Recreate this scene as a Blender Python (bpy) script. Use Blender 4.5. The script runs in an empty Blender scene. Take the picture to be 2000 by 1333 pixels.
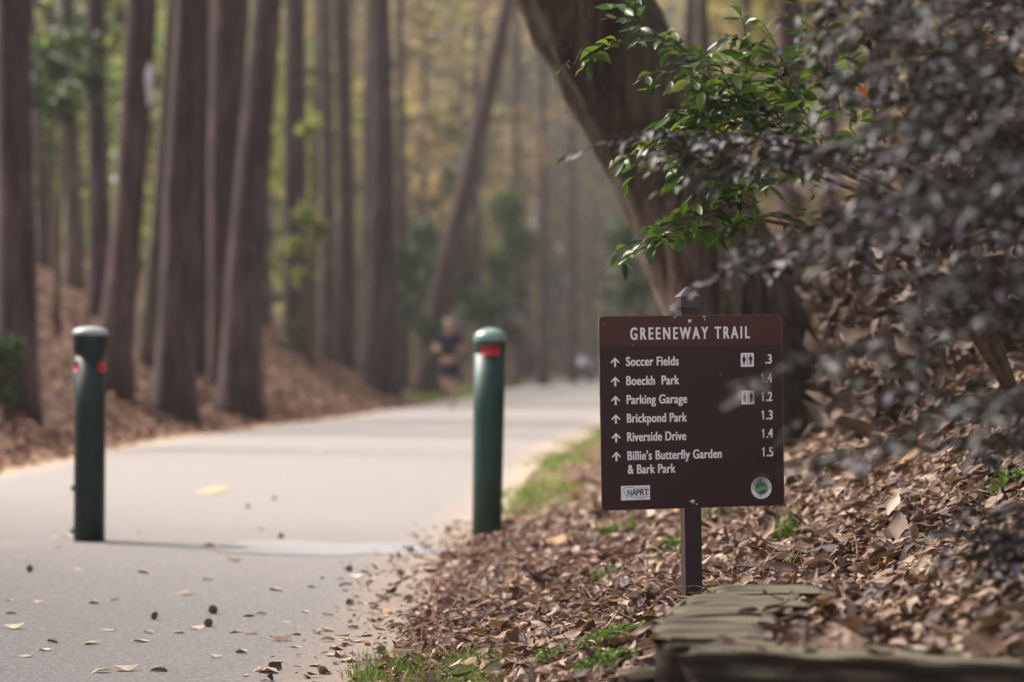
import bpy, bmesh, math, random
import numpy as np
from mathutils import Vector, Matrix
random.seed(7)
rng = np.random.default_rng(11)
scene = bpy.context.scene
COL = scene.collection

# ------------------------------------------------------------------ camera
EYE = 0.84
F_PX = 85.0 / 36.0 * 2000.0
cam_d = bpy.data.cameras.new('camera')
cam_d.lens = 85.0; cam_d.sensor_width = 36.0
cam_d.clip_start = 0.05; cam_d.clip_end = 3000.0
cam_d.dof.use_dof = True
cam_d.dof.focus_distance = 6.56
cam_d.dof.aperture_fstop = 2.4
cam = bpy.data.objects.new('camera', cam_d)
cam.location = (0, 0, EYE)
cam.rotation_euler = (math.radians(90.0) + math.atan(50.5 / F_PX), 0, 0)
COL.objects.link(cam)
scene.camera = cam

# ------------------------------------------------------------------ sky, sun, exposure
SUN_EL, SUN_AZ = math.radians(48), math.radians(-64)      # azimuth from +Y towards +X
world = bpy.data.worlds.new('World'); scene.world = world
world.use_nodes = True
wn = world.node_tree.nodes; wl = world.node_tree.links
sky = wn.new('ShaderNodeTexSky'); sky.sky_type = 'NISHITA'; sky.sun_disc = False
sky.sun_elevation = SUN_EL; sky.sun_rotation = SUN_AZ
sky.air_density = 1.0; sky.dust_density = 4.0; sky.ozone_density = 1.0
bg = wn['Background']; bg.inputs['Strength'].default_value = 0.10
hs = wn.new('ShaderNodeHueSaturation'); hs.inputs['Saturation'].default_value = 0.35     # thin milky overcast
wl.new(sky.outputs[0], hs.inputs['Color']); wl.new(hs.outputs[0], bg.inputs['Color'])
sun_d = bpy.data.lights.new('sun', 'SUN'); sun_d.energy = 3.7; sun_d.angle = math.radians(22)
sun_d.color = (1.0, 0.92, 0.83)
sun = bpy.data.objects.new('sun', sun_d)
sdir = Vector((math.sin(SUN_AZ) * math.cos(SUN_EL), math.cos(SUN_AZ) * math.cos(SUN_EL), math.sin(SUN_EL)))
sun.rotation_euler = sdir.to_track_quat('Z', 'Y').to_euler()
sun.location = (-20, 10, 30)
COL.objects.link(sun)
scene.view_settings.view_transform = 'Standard'; scene.view_settings.look = 'None'
scene.view_settings.gamma = 1.0
scene.view_settings.exposure = 1.5
scene.render.engine = 'CYCLES'
cy = scene.cycles
cy.max_bounces = 6; cy.diffuse_bounces = 3; cy.glossy_bounces = 2; cy.transmission_bounces = 3
cy.transparent_max_bounces = 6; cy.volume_bounces = 0
cy.sample_clamp_indirect = 6.0
cy.use_denoising = True
try: cy.denoiser = 'OPENIMAGEDENOISE'
except Exception: pass

# ------------------------------------------------------------------ helpers
def srgb(r, g, b):
    f = lambda c: (c / 255 / 12.92) if c / 255 <= 0.04045 else ((c / 255 + 0.055) / 1.055) ** 2.4
    return (f(r), f(g), f(b), 1.0)

def put(o, parent=None):
    COL.objects.link(o)
    if parent is not None: o.parent = parent
    return o

def empty(name, loc=(0, 0, 0), rot=(0, 0, 0)):
    o = bpy.data.objects.new(name, None); o.location = loc; o.rotation_euler = rot
    o.empty_display_size = 0.1
    return put(o)

def tag(o, label=None, cat=None, group=None, kind=None):
    if label: o['label'] = label
    if cat: o['category'] = cat
    if group: o['group'] = group
    if kind: o['kind'] = kind
    return o

def obj(name, verts, faces, material, parent=None, smooth=True, loc=None):
    me = bpy.data.meshes.new(name)
    verts = np.asarray(verts, dtype=np.float64)
    if isinstance(faces, np.ndarray):
        n, k = faces.shape
        me.vertices.add(len(verts)); me.vertices.foreach_set('co', verts.astype(np.float32).ravel())
        me.loops.add(n * k); me.loops.foreach_set('vertex_index', faces.astype(np.int32).ravel())
        me.polygons.add(n)
        me.polygons.foreach_set('loop_start', np.arange(0, n * k, k, dtype=np.int32))
        me.polygons.foreach_set('loop_total', np.full(n, k, dtype=np.int32))
        me.update(calc_edges=True)
    else:
        me.from_pydata([tuple(v) for v in verts], [], faces)
    me.validate()
    if smooth: me.polygons.foreach_set('use_smooth', np.ones(len(me.polygons), dtype=bool))
    if material: me.materials.append(material)
    o = bpy.data.objects.new(name, me)
    if loc is not None: o.location = loc
    return put(o, parent)

def obj_bm(name, bm, material, parent=None, smooth=False):
    me = bpy.data.meshes.new(name); bm.to_mesh(me); bm.free()
    if smooth: me.polygons.foreach_set('use_smooth', np.ones(len(me.polygons), dtype=bool))
    me.materials.append(material)
    return put(bpy.data.objects.new(name, me), parent)

def P(px, py, d):
    s = F_PX / d
    return np.array([(px - 1000) / s, d, EYE - (py - 717) / s])

def nz(a): return a / np.maximum(np.linalg.norm(a, axis=-1, keepdims=True), 1e-9)

def wob(x, y):
    return (np.sin(1.31 * x + 0.7 * y) + np.sin(-0.83 * x + 1.57 * y + 1.3) + 0.6 * np.sin(2.9 * x + 2.3 * y + 0.4)
            + 0.5 * np.sin(4.7 * x - 3.9 * y + 2.1)) / 3.1

# ------------------------------------------------------------------ terrain
LY = [-20, 5, 12, 18.6, 26, 33.6, 40.5, 54, 75, 104, 140, 190, 300, 600]
LX = [-4.3, -4.1, -4.0, -3.94, -4.0, -3.4, -2.74, -1.7, -0.9, 0.0, 2.0, 5.0, 14, 40]
RY = [-20, 5, 6.9, 8.6, 10.4, 12.3, 14.8, 18.6, 24.3, 33.6, 54, 75, 104, 140, 190, 300, 600]
RX = [-.75, -.52, -.42, -.36, -.37, -.19, -.05, .04, .41, 1.18, 2.6, 3.6, 5.2, 8, 12, 21, 50]
def Lx(y): return np.interp(y, LY, LX)
def Rx(y): return np.interp(y, RY, RX)
def G(x, y):
    x = np.asarray(x, float); y = np.asarray(y, float)
    tl = Lx(y) - x; tr = x - Rx(y)
    flat = np.clip((y - 52) / 20, 0, 1) * np.clip((125 - y) / 20, 0, 1) * 1.6
    zl = np.interp(tl - flat, [.1, .5, 1.0, 2, 4, 9, 14, 40, 90], [0, .07, .25, .75, 1.8, 4.0, 4.9, 7, 10])
    zr = np.interp(tr, [.0, .2, .5, .77, .92, 1.4, 1.7, 2.15, 3, 4.5, 7, 12, 40, 90],
                   [0, .02, .07, .14, .18, .31, .46, .80, 1.4, 2.3, 3.2, 4.0, 6.5, 9])
    far = np.clip((y - 14) / 14, 0, 1)
    zr = zr * (1 - far) + far * np.interp(tr, [.3, 1.5, 4, 10, 40, 90], [0, .15, 1.0, 2.8, 6.5, 9])
    z = np.where(tl > 0, zl, np.where(tr > 0, zr, 0))
    out = np.maximum(tl, tr)
    amp = np.clip((out - .3) / 1.5, 0, 1) * .05 + np.clip((out - 2) / 6, 0, 1) * .16
    z = z + amp * wob(x * .9, y * .9)
    z = np.where(out < 0.0, -.03, z)
    # soil held level behind the timber edging
    pl = (x > .42) & (x < 1.25) & (y > 4.53 - .4 * (x - .345)) & (y < 5.9)
    z = np.where(pl, np.maximum(z, .275), z)
    fr = (y < 4.3) & (x > .1)
    z = np.where(fr, np.minimum(z, .10), z)
    return z
def hit(px, py, dmax=240):
    d = np.arange(3.6, dmax, .04)
    s = F_PX / d
    x = (px - 1000) / s; z = EYE - (py - 717) / s
    k = np.nonzero(z <= np.maximum(G(x, d), 0))[0]
    return float(d[k[0]]) if len(k) else dmax

# ------------------------------------------------------------------ materials
def new_mat(name):
    m = bpy.data.materials.new(name); m.use_nodes = True
    nt = m.node_tree; return m, nt, nt.nodes['Principled BSDF'], nt.nodes['Material Output']
def ramp(nt, cols, inp, interp='LINEAR'):
    r = nt.nodes.new('ShaderNodeValToRGB'); r.color_ramp.interpolation = interp
    e = r.color_ramp.elements
    while len(e) < len(cols): e.new(0.5)
    for i, (p, c) in enumerate(cols):
        e[i].position = p; e[i].color = c if len(c) == 4 else (*c, 1)
    nt.links.new(inp, r.inputs['Fac']); return r
def coords(nt, scale=(1, 1, 1), kind='Object'):
    t = nt.nodes.new('ShaderNodeTexCoord'); mp = nt.nodes.new('ShaderNodeMapping')
    mp.inputs['Scale'].default_value = scale
    nt.links.new(t.outputs[kind], mp.inputs['Vector']); return mp.outputs[0]
def noise(nt, vec, scale, detail=6, rough=.6, dist=0):
    n = nt.nodes.new('ShaderNodeTexNoise'); n.inputs['Scale'].default_value = scale
    n.inputs['Detail'].default_value = detail; n.inputs['Roughness'].default_value = rough
    n.inputs['Distortion'].default_value = dist
    if vec is not None: nt.links.new(vec, n.inputs['Vector'])
    return n.outputs['Fac']
def mix(nt, fac, a, b, mode='MIX'):
    x = nt.nodes.new('ShaderNodeMix'); x.data_type = 'RGBA'; x.blend_type = mode
    for sock, v in ((x.inputs[0], fac), (x.inputs[6], a), (x.inputs[7], b)):
        if hasattr(v, 'is_linked'): nt.links.new(v, sock)
        else: sock.default_value = v if not isinstance(v, tuple) or len(v) == 4 else (*v, 1)
    return x.outputs[2]
def math_n(nt, op, a, b=None):
    x = nt.nodes.new('ShaderNodeMath'); x.operation = op
    for sock, v in zip(x.inputs, (a, b)):
        if v is None: continue
        if hasattr(v, 'is_linked'): nt.links.new(v, sock)
        else: sock.default_value = v
    return x.outputs[0]
def bump(nt, h, bsdf, strength, dist=.01):
    b = nt.nodes.new('ShaderNodeBump'); b.inputs['Strength'].default_value = strength
    b.inputs['Distance'].default_value = dist
    nt.links.new(h, b.inputs['Height']); nt.links.new(b.outputs[0], bsdf.inputs['Normal'])
def attr(nt, name):
    a = nt.nodes.new('ShaderNodeAttribute'); a.attribute_name = name; return a.outputs['Fac']

def simple(name, col, rough=.6, spec=.5, metal=0.0, var=.0, vscale=20, bmp=0.0, coat=0.0):
    m, nt, b, out = new_mat(name)
    b.inputs['Roughness'].default_value = rough; b.inputs['Metallic'].default_value = metal
    b.inputs['Specular IOR Level'].default_value = spec
    if coat: b.inputs['Coat Weight'].default_value = coat; b.inputs['Coat Roughness'].default_value = .25
    c = (*col[:3], 1)
    if var or bmp:
        f = noise(nt, coords(nt), vscale)
        r = ramp(nt, [(.3, tuple(x * (1 - var) for x in c[:3])), (.7, tuple(min(1, x * (1 + var)) for x in c[:3]))], f)
        nt.links.new(r.outputs[0], b.inputs['Base Color'])
        if bmp: bump(nt, f, b, bmp, .003)
    else: b.inputs['Base Color'].default_value = c
    return m

def leafy(name, cols, rough=.5, spec=.4, transl=.25, vein=False):
    m, nt, b, out = new_mat(name)
    g = nt.nodes.new('ShaderNodeNewGeometry')
    r = ramp(nt, cols, g.outputs['Random Per Island'])
    c = r.outputs[0]
    if vein:
        f = noise(nt, coords(nt), 60, 4)
        c = mix(nt, math_n(nt, 'MULTIPLY', f, .4), c, (.07, .04, .026), 'MIX') if vein == 'dry' else c
    nt.links.new(c, b.inputs['Base Color'])
    b.inputs['Roughness'].default_value = rough; b.inputs['Specular IOR Level'].default_value = spec
    if transl:
        t = nt.nodes.new('ShaderNodeBsdfTranslucent')
        c2 = mix(nt, .6, c, (1.0, 1.0, .35), 'MULTIPLY'); nt.links.new(c2, t.inputs[0])
        ms = nt.nodes.new('ShaderNodeMixShader'); ms.inputs[0].default_value = transl
        nt.links.new(b.outputs[0], ms.inputs[1]); nt.links.new(t.outputs[0], ms.inputs[2])
        nt.links.new(ms.outputs[0], out.inputs[0])
    return m

def bark(name, dark, light, zs=.16, scale=9, bstr=.9, moss=0.0):
    m, nt, b, out = new_mat(name)
    v = coords(nt, (1, 1, zs))
    f = noise(nt, v, scale, 8, .65, .6)
    f2 = noise(nt, coords(nt, (1, 1, .5)), 1.3, 4)
    f3 = noise(nt, coords(nt, (1, 1, .35)), scale * 5, 6, .7)
    ff = math_n(nt, 'ADD', math_n(nt, 'MULTIPLY', f, .65), math_n(nt, 'MULTIPLY', f3, .35))
    r = ramp(nt, [(.41, dark), (.49, tuple(a * .6 + c * .4 for a, c in zip(dark, light))), (.60, light)], ff)
    c = mix(nt, ramp(nt, [(.4, (0, 0, 0)), (.7, (.8, .8, .8))], f2).outputs[0], r.outputs[0], dark)
    if moss:
        f4 = noise(nt, coords(nt, (1, 1, .4)), 3.1, 5)
        k = ramp(nt, [(.5, (0, 0, 0)), (.68, (1, 1, 1))], f4)
        c = mix(nt, math_n(nt, 'MULTIPLY', k.outputs[0], moss), c, (.085, .09, .045))
    nt.links.new(c, b.inputs['Base Color'])
    b.inputs['Roughness'].default_value = .95; b.inputs['Specular IOR Level'].default_value = .2
    bump(nt, ff, b, bstr, .03)
    return m

M = {}
# ground: leaf mould, sandy shoulder, mossy green verge
m, nt, b, out = new_mat('ground_soil'); M['ground'] = m
v = coords(nt)
f = noise(nt, v, 14, 8, .7); f2 = noise(nt, v, 1.1, 4); f3 = noise(nt, v, 3.0, 6, .65)
soil = ramp(nt, [(.3, (.045, .028, .02)), (.5, (.11, .065, .045)), (.7, (.23, .14, .10))], f).outputs[0]
soil = mix(nt, math_n(nt, 'MULTIPLY', f2, .35), soil, (.13, .075, .055))
sand = ramp(nt, [(.3, (.36, .24, .15)), (.7, (.50, .36, .24))], f).outputs[0]
sm = math_n(nt, 'GREATER_THAN', math_n(nt, 'ADD', attr(nt, 'sand'), math_n(nt, 'MULTIPLY', f3, .7)), .85)
smr = ramp(nt, [(.62, (0, 0, 0)), (.98, (1, 1, 1))], math_n(nt, 'ADD', math_n(nt, 'MULTIPLY', attr(nt, 'sand'), .7), math_n(nt, 'MULTIPLY', f3, .5))).outputs[0]
c = mix(nt, smr, soil, sand)
gr = ramp(nt, [(.3, (.075, .07, .025)), (.7, (.18, .17, .06))], f).outputs[0]
grm = ramp(nt, [(.60, (0, 0, 0)), (.85, (1, 1, 1))], math_n(nt, 'ADD', math_n(nt, 'MULTIPLY', attr(nt, 'grass'), .75), math_n(nt, 'MULTIPLY', f3, .45))).outputs[0]
c = mix(nt, grm, c, gr)
nt.links.new(c, b.inputs['Base Color']); b.inputs['Roughness'].default_value = 1; b.inputs['Specular IOR Level'].default_value = .1
bump(nt, f, b, .8, .04)

# path: old pale asphalt
m, nt, b, out = new_mat('path_asphalt'); M['path'] = m
v = coords(nt)
f = noise(nt, v, 150, 4, .8); f2 = noise(nt, v, .7, 5, .6); f3 = noise(nt, v, 5, 6, .7); f5 = noise(nt, v, 60, 3, .7)
c = ramp(nt, [(.36, (.072, .067, .066)), (.5, (.192, .174, .165)), (.64, (.365, .33, .31))], math_n(nt, 'ADD', math_n(nt, 'MULTIPLY', f, .6), math_n(nt, 'MULTIPLY', f5, .4))).outputs[0]
c = mix(nt, math_n(nt, 'MULTIPLY', f2, .4), c, (.245, .218, .204))
st = ramp(nt, [(.55, (0, 0, 0)), (.75, (1, 1, 1))], f3).outputs[0]
c = mix(nt, math_n(nt, 'MULTIPLY', st, .25), c, (.20, .16, .13))
fw = ramp(nt, [(.45, (0, 0, 0)), (1.05, (1, 1, 1))], math_n(nt, 'ADD', math_n(nt, 'MULTIPLY', attr(nt, 'edge'), .8), math_n(nt, 'MULTIPLY', f3, .45))).outputs[0]
c = mix(nt, math_n(nt, 'MULTIPLY', fw, .8), c, (.36, .26, .19))
nt.links.new(c, b.inputs['Base Color']); b.inputs['Roughness'].default_value = .9; b.inputs['Specular IOR Level'].default_value = .25
bump(nt, f, b, .55, .004)

M['patch'] = simple('path_patch', (.245, .235, .236), .85, .3, var=.12, vscale=60, bmp=.4)
M['yellow'] = simple('line_paint', (.33, .275, .15), .8, .3, var=.3, vscale=25)
M['pine'] = bark('pine_bark', (.024, .015, .016), (.118, .078, .077), .14, 7)
M['pine_red'] = bark('red_bark', (.028, .017, .016), (.135, .084, .076), .14, 7)
M['pale_bark'] = bark('pale_bark', (.05, .038, .03), (.19, .15, .12), .2, 9)
M['oak'] = bark('oak_bark', (.022, .0145, .011), (.185, .127, .095), .13, 17, 1.0, .4)
M['twig'] = simple('twig_bark', (.10, .07, .05), .9, .2, var=.4, vscale=30)
M['dark_twig'] = simple('dark_twig', (.04, .028, .024), .9, .2, var=.4, vscale=30)
M['litter'] = leafy('dry_leaves', [(0, (.026, .012, .008)), (.30, (.07, .033, .022)), (.52, (.15, .078, .05)), (.72, (.28, .172, .118)), (.88, (.43, .31, .225)), (.95, (.54, .42, .315)), (.97, (.30, .14, .03)), (1, (.36, .17, .03))], .58, .4, .10, 'dry')
M['mulch'] = leafy('leaf_crumbs', [(0, (0.042, 0.020, 0.014)), (.35, (0.109, 0.052, 0.036)), (.65, (0.210, 0.114, 0.079)), (.85, (0.403, 0.258, 0.180)), (1, (0.504, 0.357, 0.259))], .7, .25, .05)
M['straw'] = leafy('pine_straw', [(0, (0.045, 0.019, 0.013)), (.4, (0.130, 0.061, 0.038)), (.8, (0.221, 0.110, 0.071)), (1, (0.312, 0.187, 0.133))], .8, .2, 0)
M['shrub'] = leafy('dark_leaves', [(0, (.012, .014, .011)), (.4, (.030, .033, .028)), (.75, (.062, .058, .052)), (.93, (.105, .088, .088)), (1, (.10, .065, .105))], .52, .42, .06)
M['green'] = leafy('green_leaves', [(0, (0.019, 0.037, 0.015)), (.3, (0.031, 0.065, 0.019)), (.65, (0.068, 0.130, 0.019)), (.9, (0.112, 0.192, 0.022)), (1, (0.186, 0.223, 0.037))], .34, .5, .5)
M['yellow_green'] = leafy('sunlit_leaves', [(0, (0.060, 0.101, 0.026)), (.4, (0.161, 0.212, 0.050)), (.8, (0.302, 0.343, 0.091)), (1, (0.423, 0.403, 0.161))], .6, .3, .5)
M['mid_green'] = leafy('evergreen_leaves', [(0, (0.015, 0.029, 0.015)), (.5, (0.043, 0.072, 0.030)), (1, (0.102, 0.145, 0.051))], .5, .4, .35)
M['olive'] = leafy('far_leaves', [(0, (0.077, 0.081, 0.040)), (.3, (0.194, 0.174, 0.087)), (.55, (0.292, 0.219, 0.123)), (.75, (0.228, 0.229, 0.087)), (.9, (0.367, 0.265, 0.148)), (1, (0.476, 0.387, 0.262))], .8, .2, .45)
M['tan'] = leafy('dead_twigs', [(0, (0.098, 0.064, 0.044)), (.5, (0.234, 0.166, 0.117)), (.85, (0.390, 0.254, 0.127)), (1, (0.410, 0.351, 0.282))], .8, .2, .3)
M['brush'] = leafy('dead_brush', [(0, (.05, .033, .026)), (.5, (.11, .075, .06)), (1, (.20, .15, .12))], .9, .2, 0)
M['grass'] = leafy('grass_blades', [(0, (0.065, 0.108, 0.018)), (.6, (0.144, 0.230, 0.036)), (1, (0.274, 0.317, 0.079))], .5, .3, .4)
M['weed'] = leafy('weed_leaves', [(0, (0.050, 0.101, 0.022)), (.6, (0.130, 0.216, 0.036)), (1, (0.230, 0.302, 0.079))], .5, .3, .4)
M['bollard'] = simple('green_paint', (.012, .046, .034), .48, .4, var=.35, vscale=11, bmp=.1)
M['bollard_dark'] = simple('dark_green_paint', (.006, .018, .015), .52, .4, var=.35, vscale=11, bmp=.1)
M['cap_pale'] = simple('pale_cap', (.34, .35, .34), .35, .5, var=.12, vscale=30)  # left cap, much paler than its tube
M['cap_green'] = simple('pale_green_cap', (.17, .27, .22), .3, .5, var=.15, vscale=30, coat=.3)  # right cap, a paler green than its tube
M['red'] = simple('red_reflector', (.36, .010, .016), .35, .5, var=.15, vscale=60)
M['steel'] = simple('steel', (.62, .60, .58), .28, .5, 1.0)
M['sign'] = simple('brown_sign_face', srgb(56, 33, 36), .42, .4, var=.12, vscale=7)
M['sign_head'] = simple('brown_sign_header', srgb(78, 47, 42), .42, .4, var=.05, vscale=3)
M['sign_edge'] = simple('worn_sign_edge', (.20, .15, .135), .5, .4, var=.5, vscale=60)
M['white'] = simple('white_vinyl', (.90, .86, .875), .5, .3)
M['post'] = simple('post_paint', srgb(58, 42, 46), .45, .4, var=.18, vscale=40, bmp=.15)
M['capm'] = simple('post_cap_paint', srgb(78, 64, 72), .35, .45, var=.08, vscale=40)
M['navy_ink'] = simple('navy_ink', (.02, .025, .12), .5, .3)
M['green_ink'] = simple('green_ink', (.02, .19, .10), .5, .3)
M['lime_ink'] = simple('lime_ink', (.24, .46, .05), .5, .3)
M['blue_ink'] = simple('blue_ink', (.02, .10, .38), .5, .3)
M['black_ink'] = simple('black_ink', (.02, .02, .02), .5, .3)
M['skin'] = simple('skin', (.38, .21, .16), .55, .35, var=.08, vscale=12)
M['navy'] = simple('navy_cloth', (.008, .011, .032), .85, .2, var=.2, vscale=14)
M['shoe'] = simple('dark_shoe', (.03, .03, .035), .6, .3)
M['hair'] = simple('grey_hair', (.22, .18, .16), .8, .2, var=.2, vscale=60)
M['car'] = simple('dark_car_paint', (.03, .03, .035), .3, .5, coat=.4)
M['glass'] = simple('windscreen', (.35, .36, .42), .15, .6)  # pale base colour stands in for sky reflected in the glass
M['tyre'] = simple('tyre', (.02, .02, .02), .8, .2)
# timber: weathered, cracked along the grain (local X), greenish algae
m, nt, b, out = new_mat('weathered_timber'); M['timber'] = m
v = coords(nt, (1.0, 9, 9))
f = noise(nt, v, 3.2, 9, .68, .5); fa = noise(nt, coords(nt), 5, 5); fc = noise(nt, coords(nt, (1, 9, 9)), 1.9, 3, .5, .3)
c = ramp(nt, [(.3, (.008, .006, .005)), (.5, (.024, .018, .014)), (.72, (.055, .043, .032))], f).outputs[0]
al = ramp(nt, [(.42, (0, 0, 0)), (.68, (1, 1, 1))], fa).outputs[0]
c = mix(nt, math_n(nt, 'MULTIPLY', al, .15), c, (.035, .035, .018))
cr = ramp(nt, [(.37, (1, 1, 1)), (.44, (0, 0, 0))], fc).outputs[0]
c = mix(nt, math_n(nt, 'MULTIPLY', cr, .85), c, (.022, .017, .012))
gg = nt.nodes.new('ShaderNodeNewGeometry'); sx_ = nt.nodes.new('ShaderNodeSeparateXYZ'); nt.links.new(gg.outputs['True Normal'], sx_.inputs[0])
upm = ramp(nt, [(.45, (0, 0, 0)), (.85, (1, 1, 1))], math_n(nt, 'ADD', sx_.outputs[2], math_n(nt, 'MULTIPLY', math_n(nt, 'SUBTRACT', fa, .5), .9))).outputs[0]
lit_top = ramp(nt, [(.35, (.055, .044, .032)), (.5, (.165, .142, .098)), (.68, (.27, .24, .175))], f).outputs[0]
c = mix(nt, math_n(nt, 'MULTIPLY', upm, .8), c, lit_top)  # upward faces paler, sides dark: light from above put into the colour
c = mix(nt, math_n(nt, 'MULTIPLY', cr, .8), c, (.022, .017, .012))
nt.links.new(c, b.inputs['Base Color']); b.inputs['Roughness'].default_value = .95; b.inputs['Specular IOR Level'].default_value = .15
bump(nt, f, b, .9, .012)

# ------------------------------------------------------------------ ground and path
def axis(segs):
    a = []
    for lo, hi, st in segs: a += list(np.arange(lo, hi, st))
    return np.array(sorted(set(np.round(a, 4))))
gx = axis([(-400, -60, 20), (-60, -16, 3), (-16, -5, .6), (-5, -1, .25), (-1, 3, .07), (3, 8, .3), (8, 40, 2), (40, 421, 20)])
gy = axis([(-30, 3.5, 1.5), (3.5, 16, .09), (16, 40, .4), (40, 120, 1.2), (120, 300, 8), (300, 701, 40)])
X, Y = np.meshgrid(gx, gy)
Z = G(X, Y)
near = (Y < 16) & (np.abs(X) < 4)
Z = Z + np.where(near & (Z > .02), .012 * wob(X * 9, Y * 9), 0)
nx, ny = len(gx), len(gy)
V = np.stack([X.ravel(), Y.ravel(), Z.ravel()], 1)
I = np.arange(nx * ny).reshape(ny, nx)
Fq = np.stack([I[:-1, :-1], I[:-1, 1:], I[1:, 1:], I[1:, :-1]], -1).reshape(-1, 4)
ground = obj('ground', V, Fq, M['ground']); tag(ground, kind='structure')
TL = (Lx(Y) - X).ravel(); TR = (X - Rx(Y)).ravel(); YY = Y.ravel()
sandv = np.clip(1.15 - TL / .9, 0, 1) * (TL > -.6) * np.clip((48 - YY) / 22, 0.25, 1) + np.clip(1 - TR / .28, 0, 1) * (TR > -.5) * (YY < 20) * .9
grassv = (TR > -.2) * np.clip(1.2 - np.abs(TR - .2) / .4, 0, 1) * np.clip((YY - 14) / 2, 0, 1) * np.clip((44 - YY) / 10, 0, 1) * np.clip(.75 + .6 * wob(X.ravel() * 1.7, YY * .6), 0, 1)
grassv = np.maximum(grassv, (TL > -.3) * np.clip(1.5 - TL / 1.7, 0, 1) * np.clip((YY - 54) / 9, 0, 1) * np.clip((125 - YY) / 10, 0, 1))
for nm, arr in (('sand', sandv), ('grass', grassv)):
    a = ground.data.attributes.new(nm, 'FLOAT', 'POINT'); a.data.foreach_set('value', arr.astype(np.float32))

py_ = axis([(-20, 4, 2), (4, 40, .25), (40, 120, 1), (120, 320, 5)])
us = np.array([0, .03, .08, .16, .3, .5, .7, .84, .92, .97, 1.0])
PX = (Lx(py_) - .10)[:, None] * (1 - us) + (Rx(py_) + .12)[:, None] * us
PX[:, 0] += .03 * np.sin(py_ * 5.1) + .02 * np.sin(py_ * 11.7); PX[:, -1] += .03 * np.sin(py_ * 6.3) + .02 * np.sin(py_ * 14.1)
PY = np.repeat(py_[:, None], len(us), 1)
PZ = np.full_like(PX, .004); PZ += .02 * (1 - (2 * us - 1) ** 2)
I = np.arange(PX.size).reshape(PX.shape)
Fq = np.stack([I[:-1, :-1], I[:-1, 1:], I[1:, 1:], I[1:, :-1]], -1).reshape(-1, 4)
path = obj('path', np.stack([PX.ravel(), PY.ravel(), PZ.ravel()], 1), Fq, M['path']); tag(path, kind='structure')
ed = np.clip(1 - np.minimum(us * 1.3, 1 - us) / .15, 0, 1)
edv = np.repeat(ed[None], len(py_), 0)
strip = np.exp(-((py_ - 11.15) / .34) ** 2)[:, None] * np.where(us < .35, 1, .35)[None]
a = path.data.attributes.new('edge', 'FLOAT', 'POINT'); a.data.foreach_set('value', np.maximum(edv, strip).astype(np.float32).ravel())
def path_z(x, y):
    u = (x - Lx(y)) / (Rx(y) - Lx(y)); return .004 + .02 * (1 - (2 * np.clip(u, 0, 1) - 1) ** 2)

def blotch(name, cx, cy, rx, ry, material, lift, n=40, wav=.12):
    th = np.linspace(0, 2 * np.pi, n, endpoint=False)
    r = 1 + wav * np.sin(3 * th + 1) + wav * .6 * np.sin(7 * th) + wav * .4 * np.sin(13 * th + 2)
    c, s_ = np.cos(th), np.sin(th)
    k = 1 / np.maximum(np.abs(c) ** 4 + np.abs(s_) ** 4, 1e-6) ** .25
    rings = []
    for q in (1.0, .66, .33):
        x = cx + rx * c * k * r * q; y = cy + ry * s_ * k * r * q
        rings.append(np.stack([x, y, path_z(x, y) + lift], 1))
    V = np.concatenate(rings + [np.array([[cx, cy, path_z(cx, cy) + lift]])])
    F = []
    for a_ in range(2):
        for i in range(n): F.append((a_ * n + i, a_ * n + (i + 1) % n, (a_ + 1) * n + (i + 1) % n, (a_ + 1) * n + i))
    for i in range(n): F.append((2 * n + i, 2 * n + (i + 1) % n, 3 * n))
    o = obj(name, V, F, material); tag(o, kind='structure'); return o
blotch('path_patch', -.80, 11.0, .50, .36, M['patch'], .004, wav=.16)
blotch('painted_line', -1.97, 15.9, .068, .48, M['yellow'], .004, wav=.10)
blotch('painted_line', -1.90, 23.7, .05, .5, M['yellow'], .004, wav=.14)

# ------------------------------------------------------------------ leaf and mesh tools
def rolled_leaf(nu, width, curl, roll, twist, seed):
    """dry leaf, five points across: rolled edges, wavy outline, stalk end narrower"""
    r = np.random.default_rng(seed); V, F = [], []; ph = r.uniform(0, 6.28, 3); skew = r.uniform(.75, 1.3)
    for i in range(nu):
        u = i / (nu - 1); w = width * .5 * max(.02, math.sin(math.pi * (.02 + .96 * u ** skew)) ** .7) * (1 + .13 * math.sin(9 * u + ph[0]))
        side = .05 * math.sin(3.1 * u + ph[1])
        zc = curl * (u - .5) ** 2 * 2 + .03 * math.sin(6 * u + ph[2])
        for v_ in (-1, -.55, 0, .55, 1):
            rl = roll * (1 + .5 * math.sin(4 * u + ph[2])) * (1 if v_ > 0 else r.uniform(.7, 1.0))
            a = rl * abs(v_); yy = w * (math.sin(a) / max(rl, -rl, 1e-3) if abs(rl) > .05 else abs(v_)) * (1 if v_ >= 0 else -1) * (1 if rl > 0 else -1 if abs(rl) > .05 else 1)
            zz = w * (1 - math.cos(a)) / max(abs(rl), .05) * (1 if rl > 0 else -1)
            t = twist * (u - .5)
            V.append((u, side + yy * math.cos(t) - zz * math.sin(t), zc + yy * math.sin(t) + zz * math.cos(t) + .012 * r.normal()))
    for i in range(nu - 1):
        for j in range(4):
            a = i * 5 + j; F.append((a, a + 5, a + 6, a + 1))
    return np.array(V), np.array(F)
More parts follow.
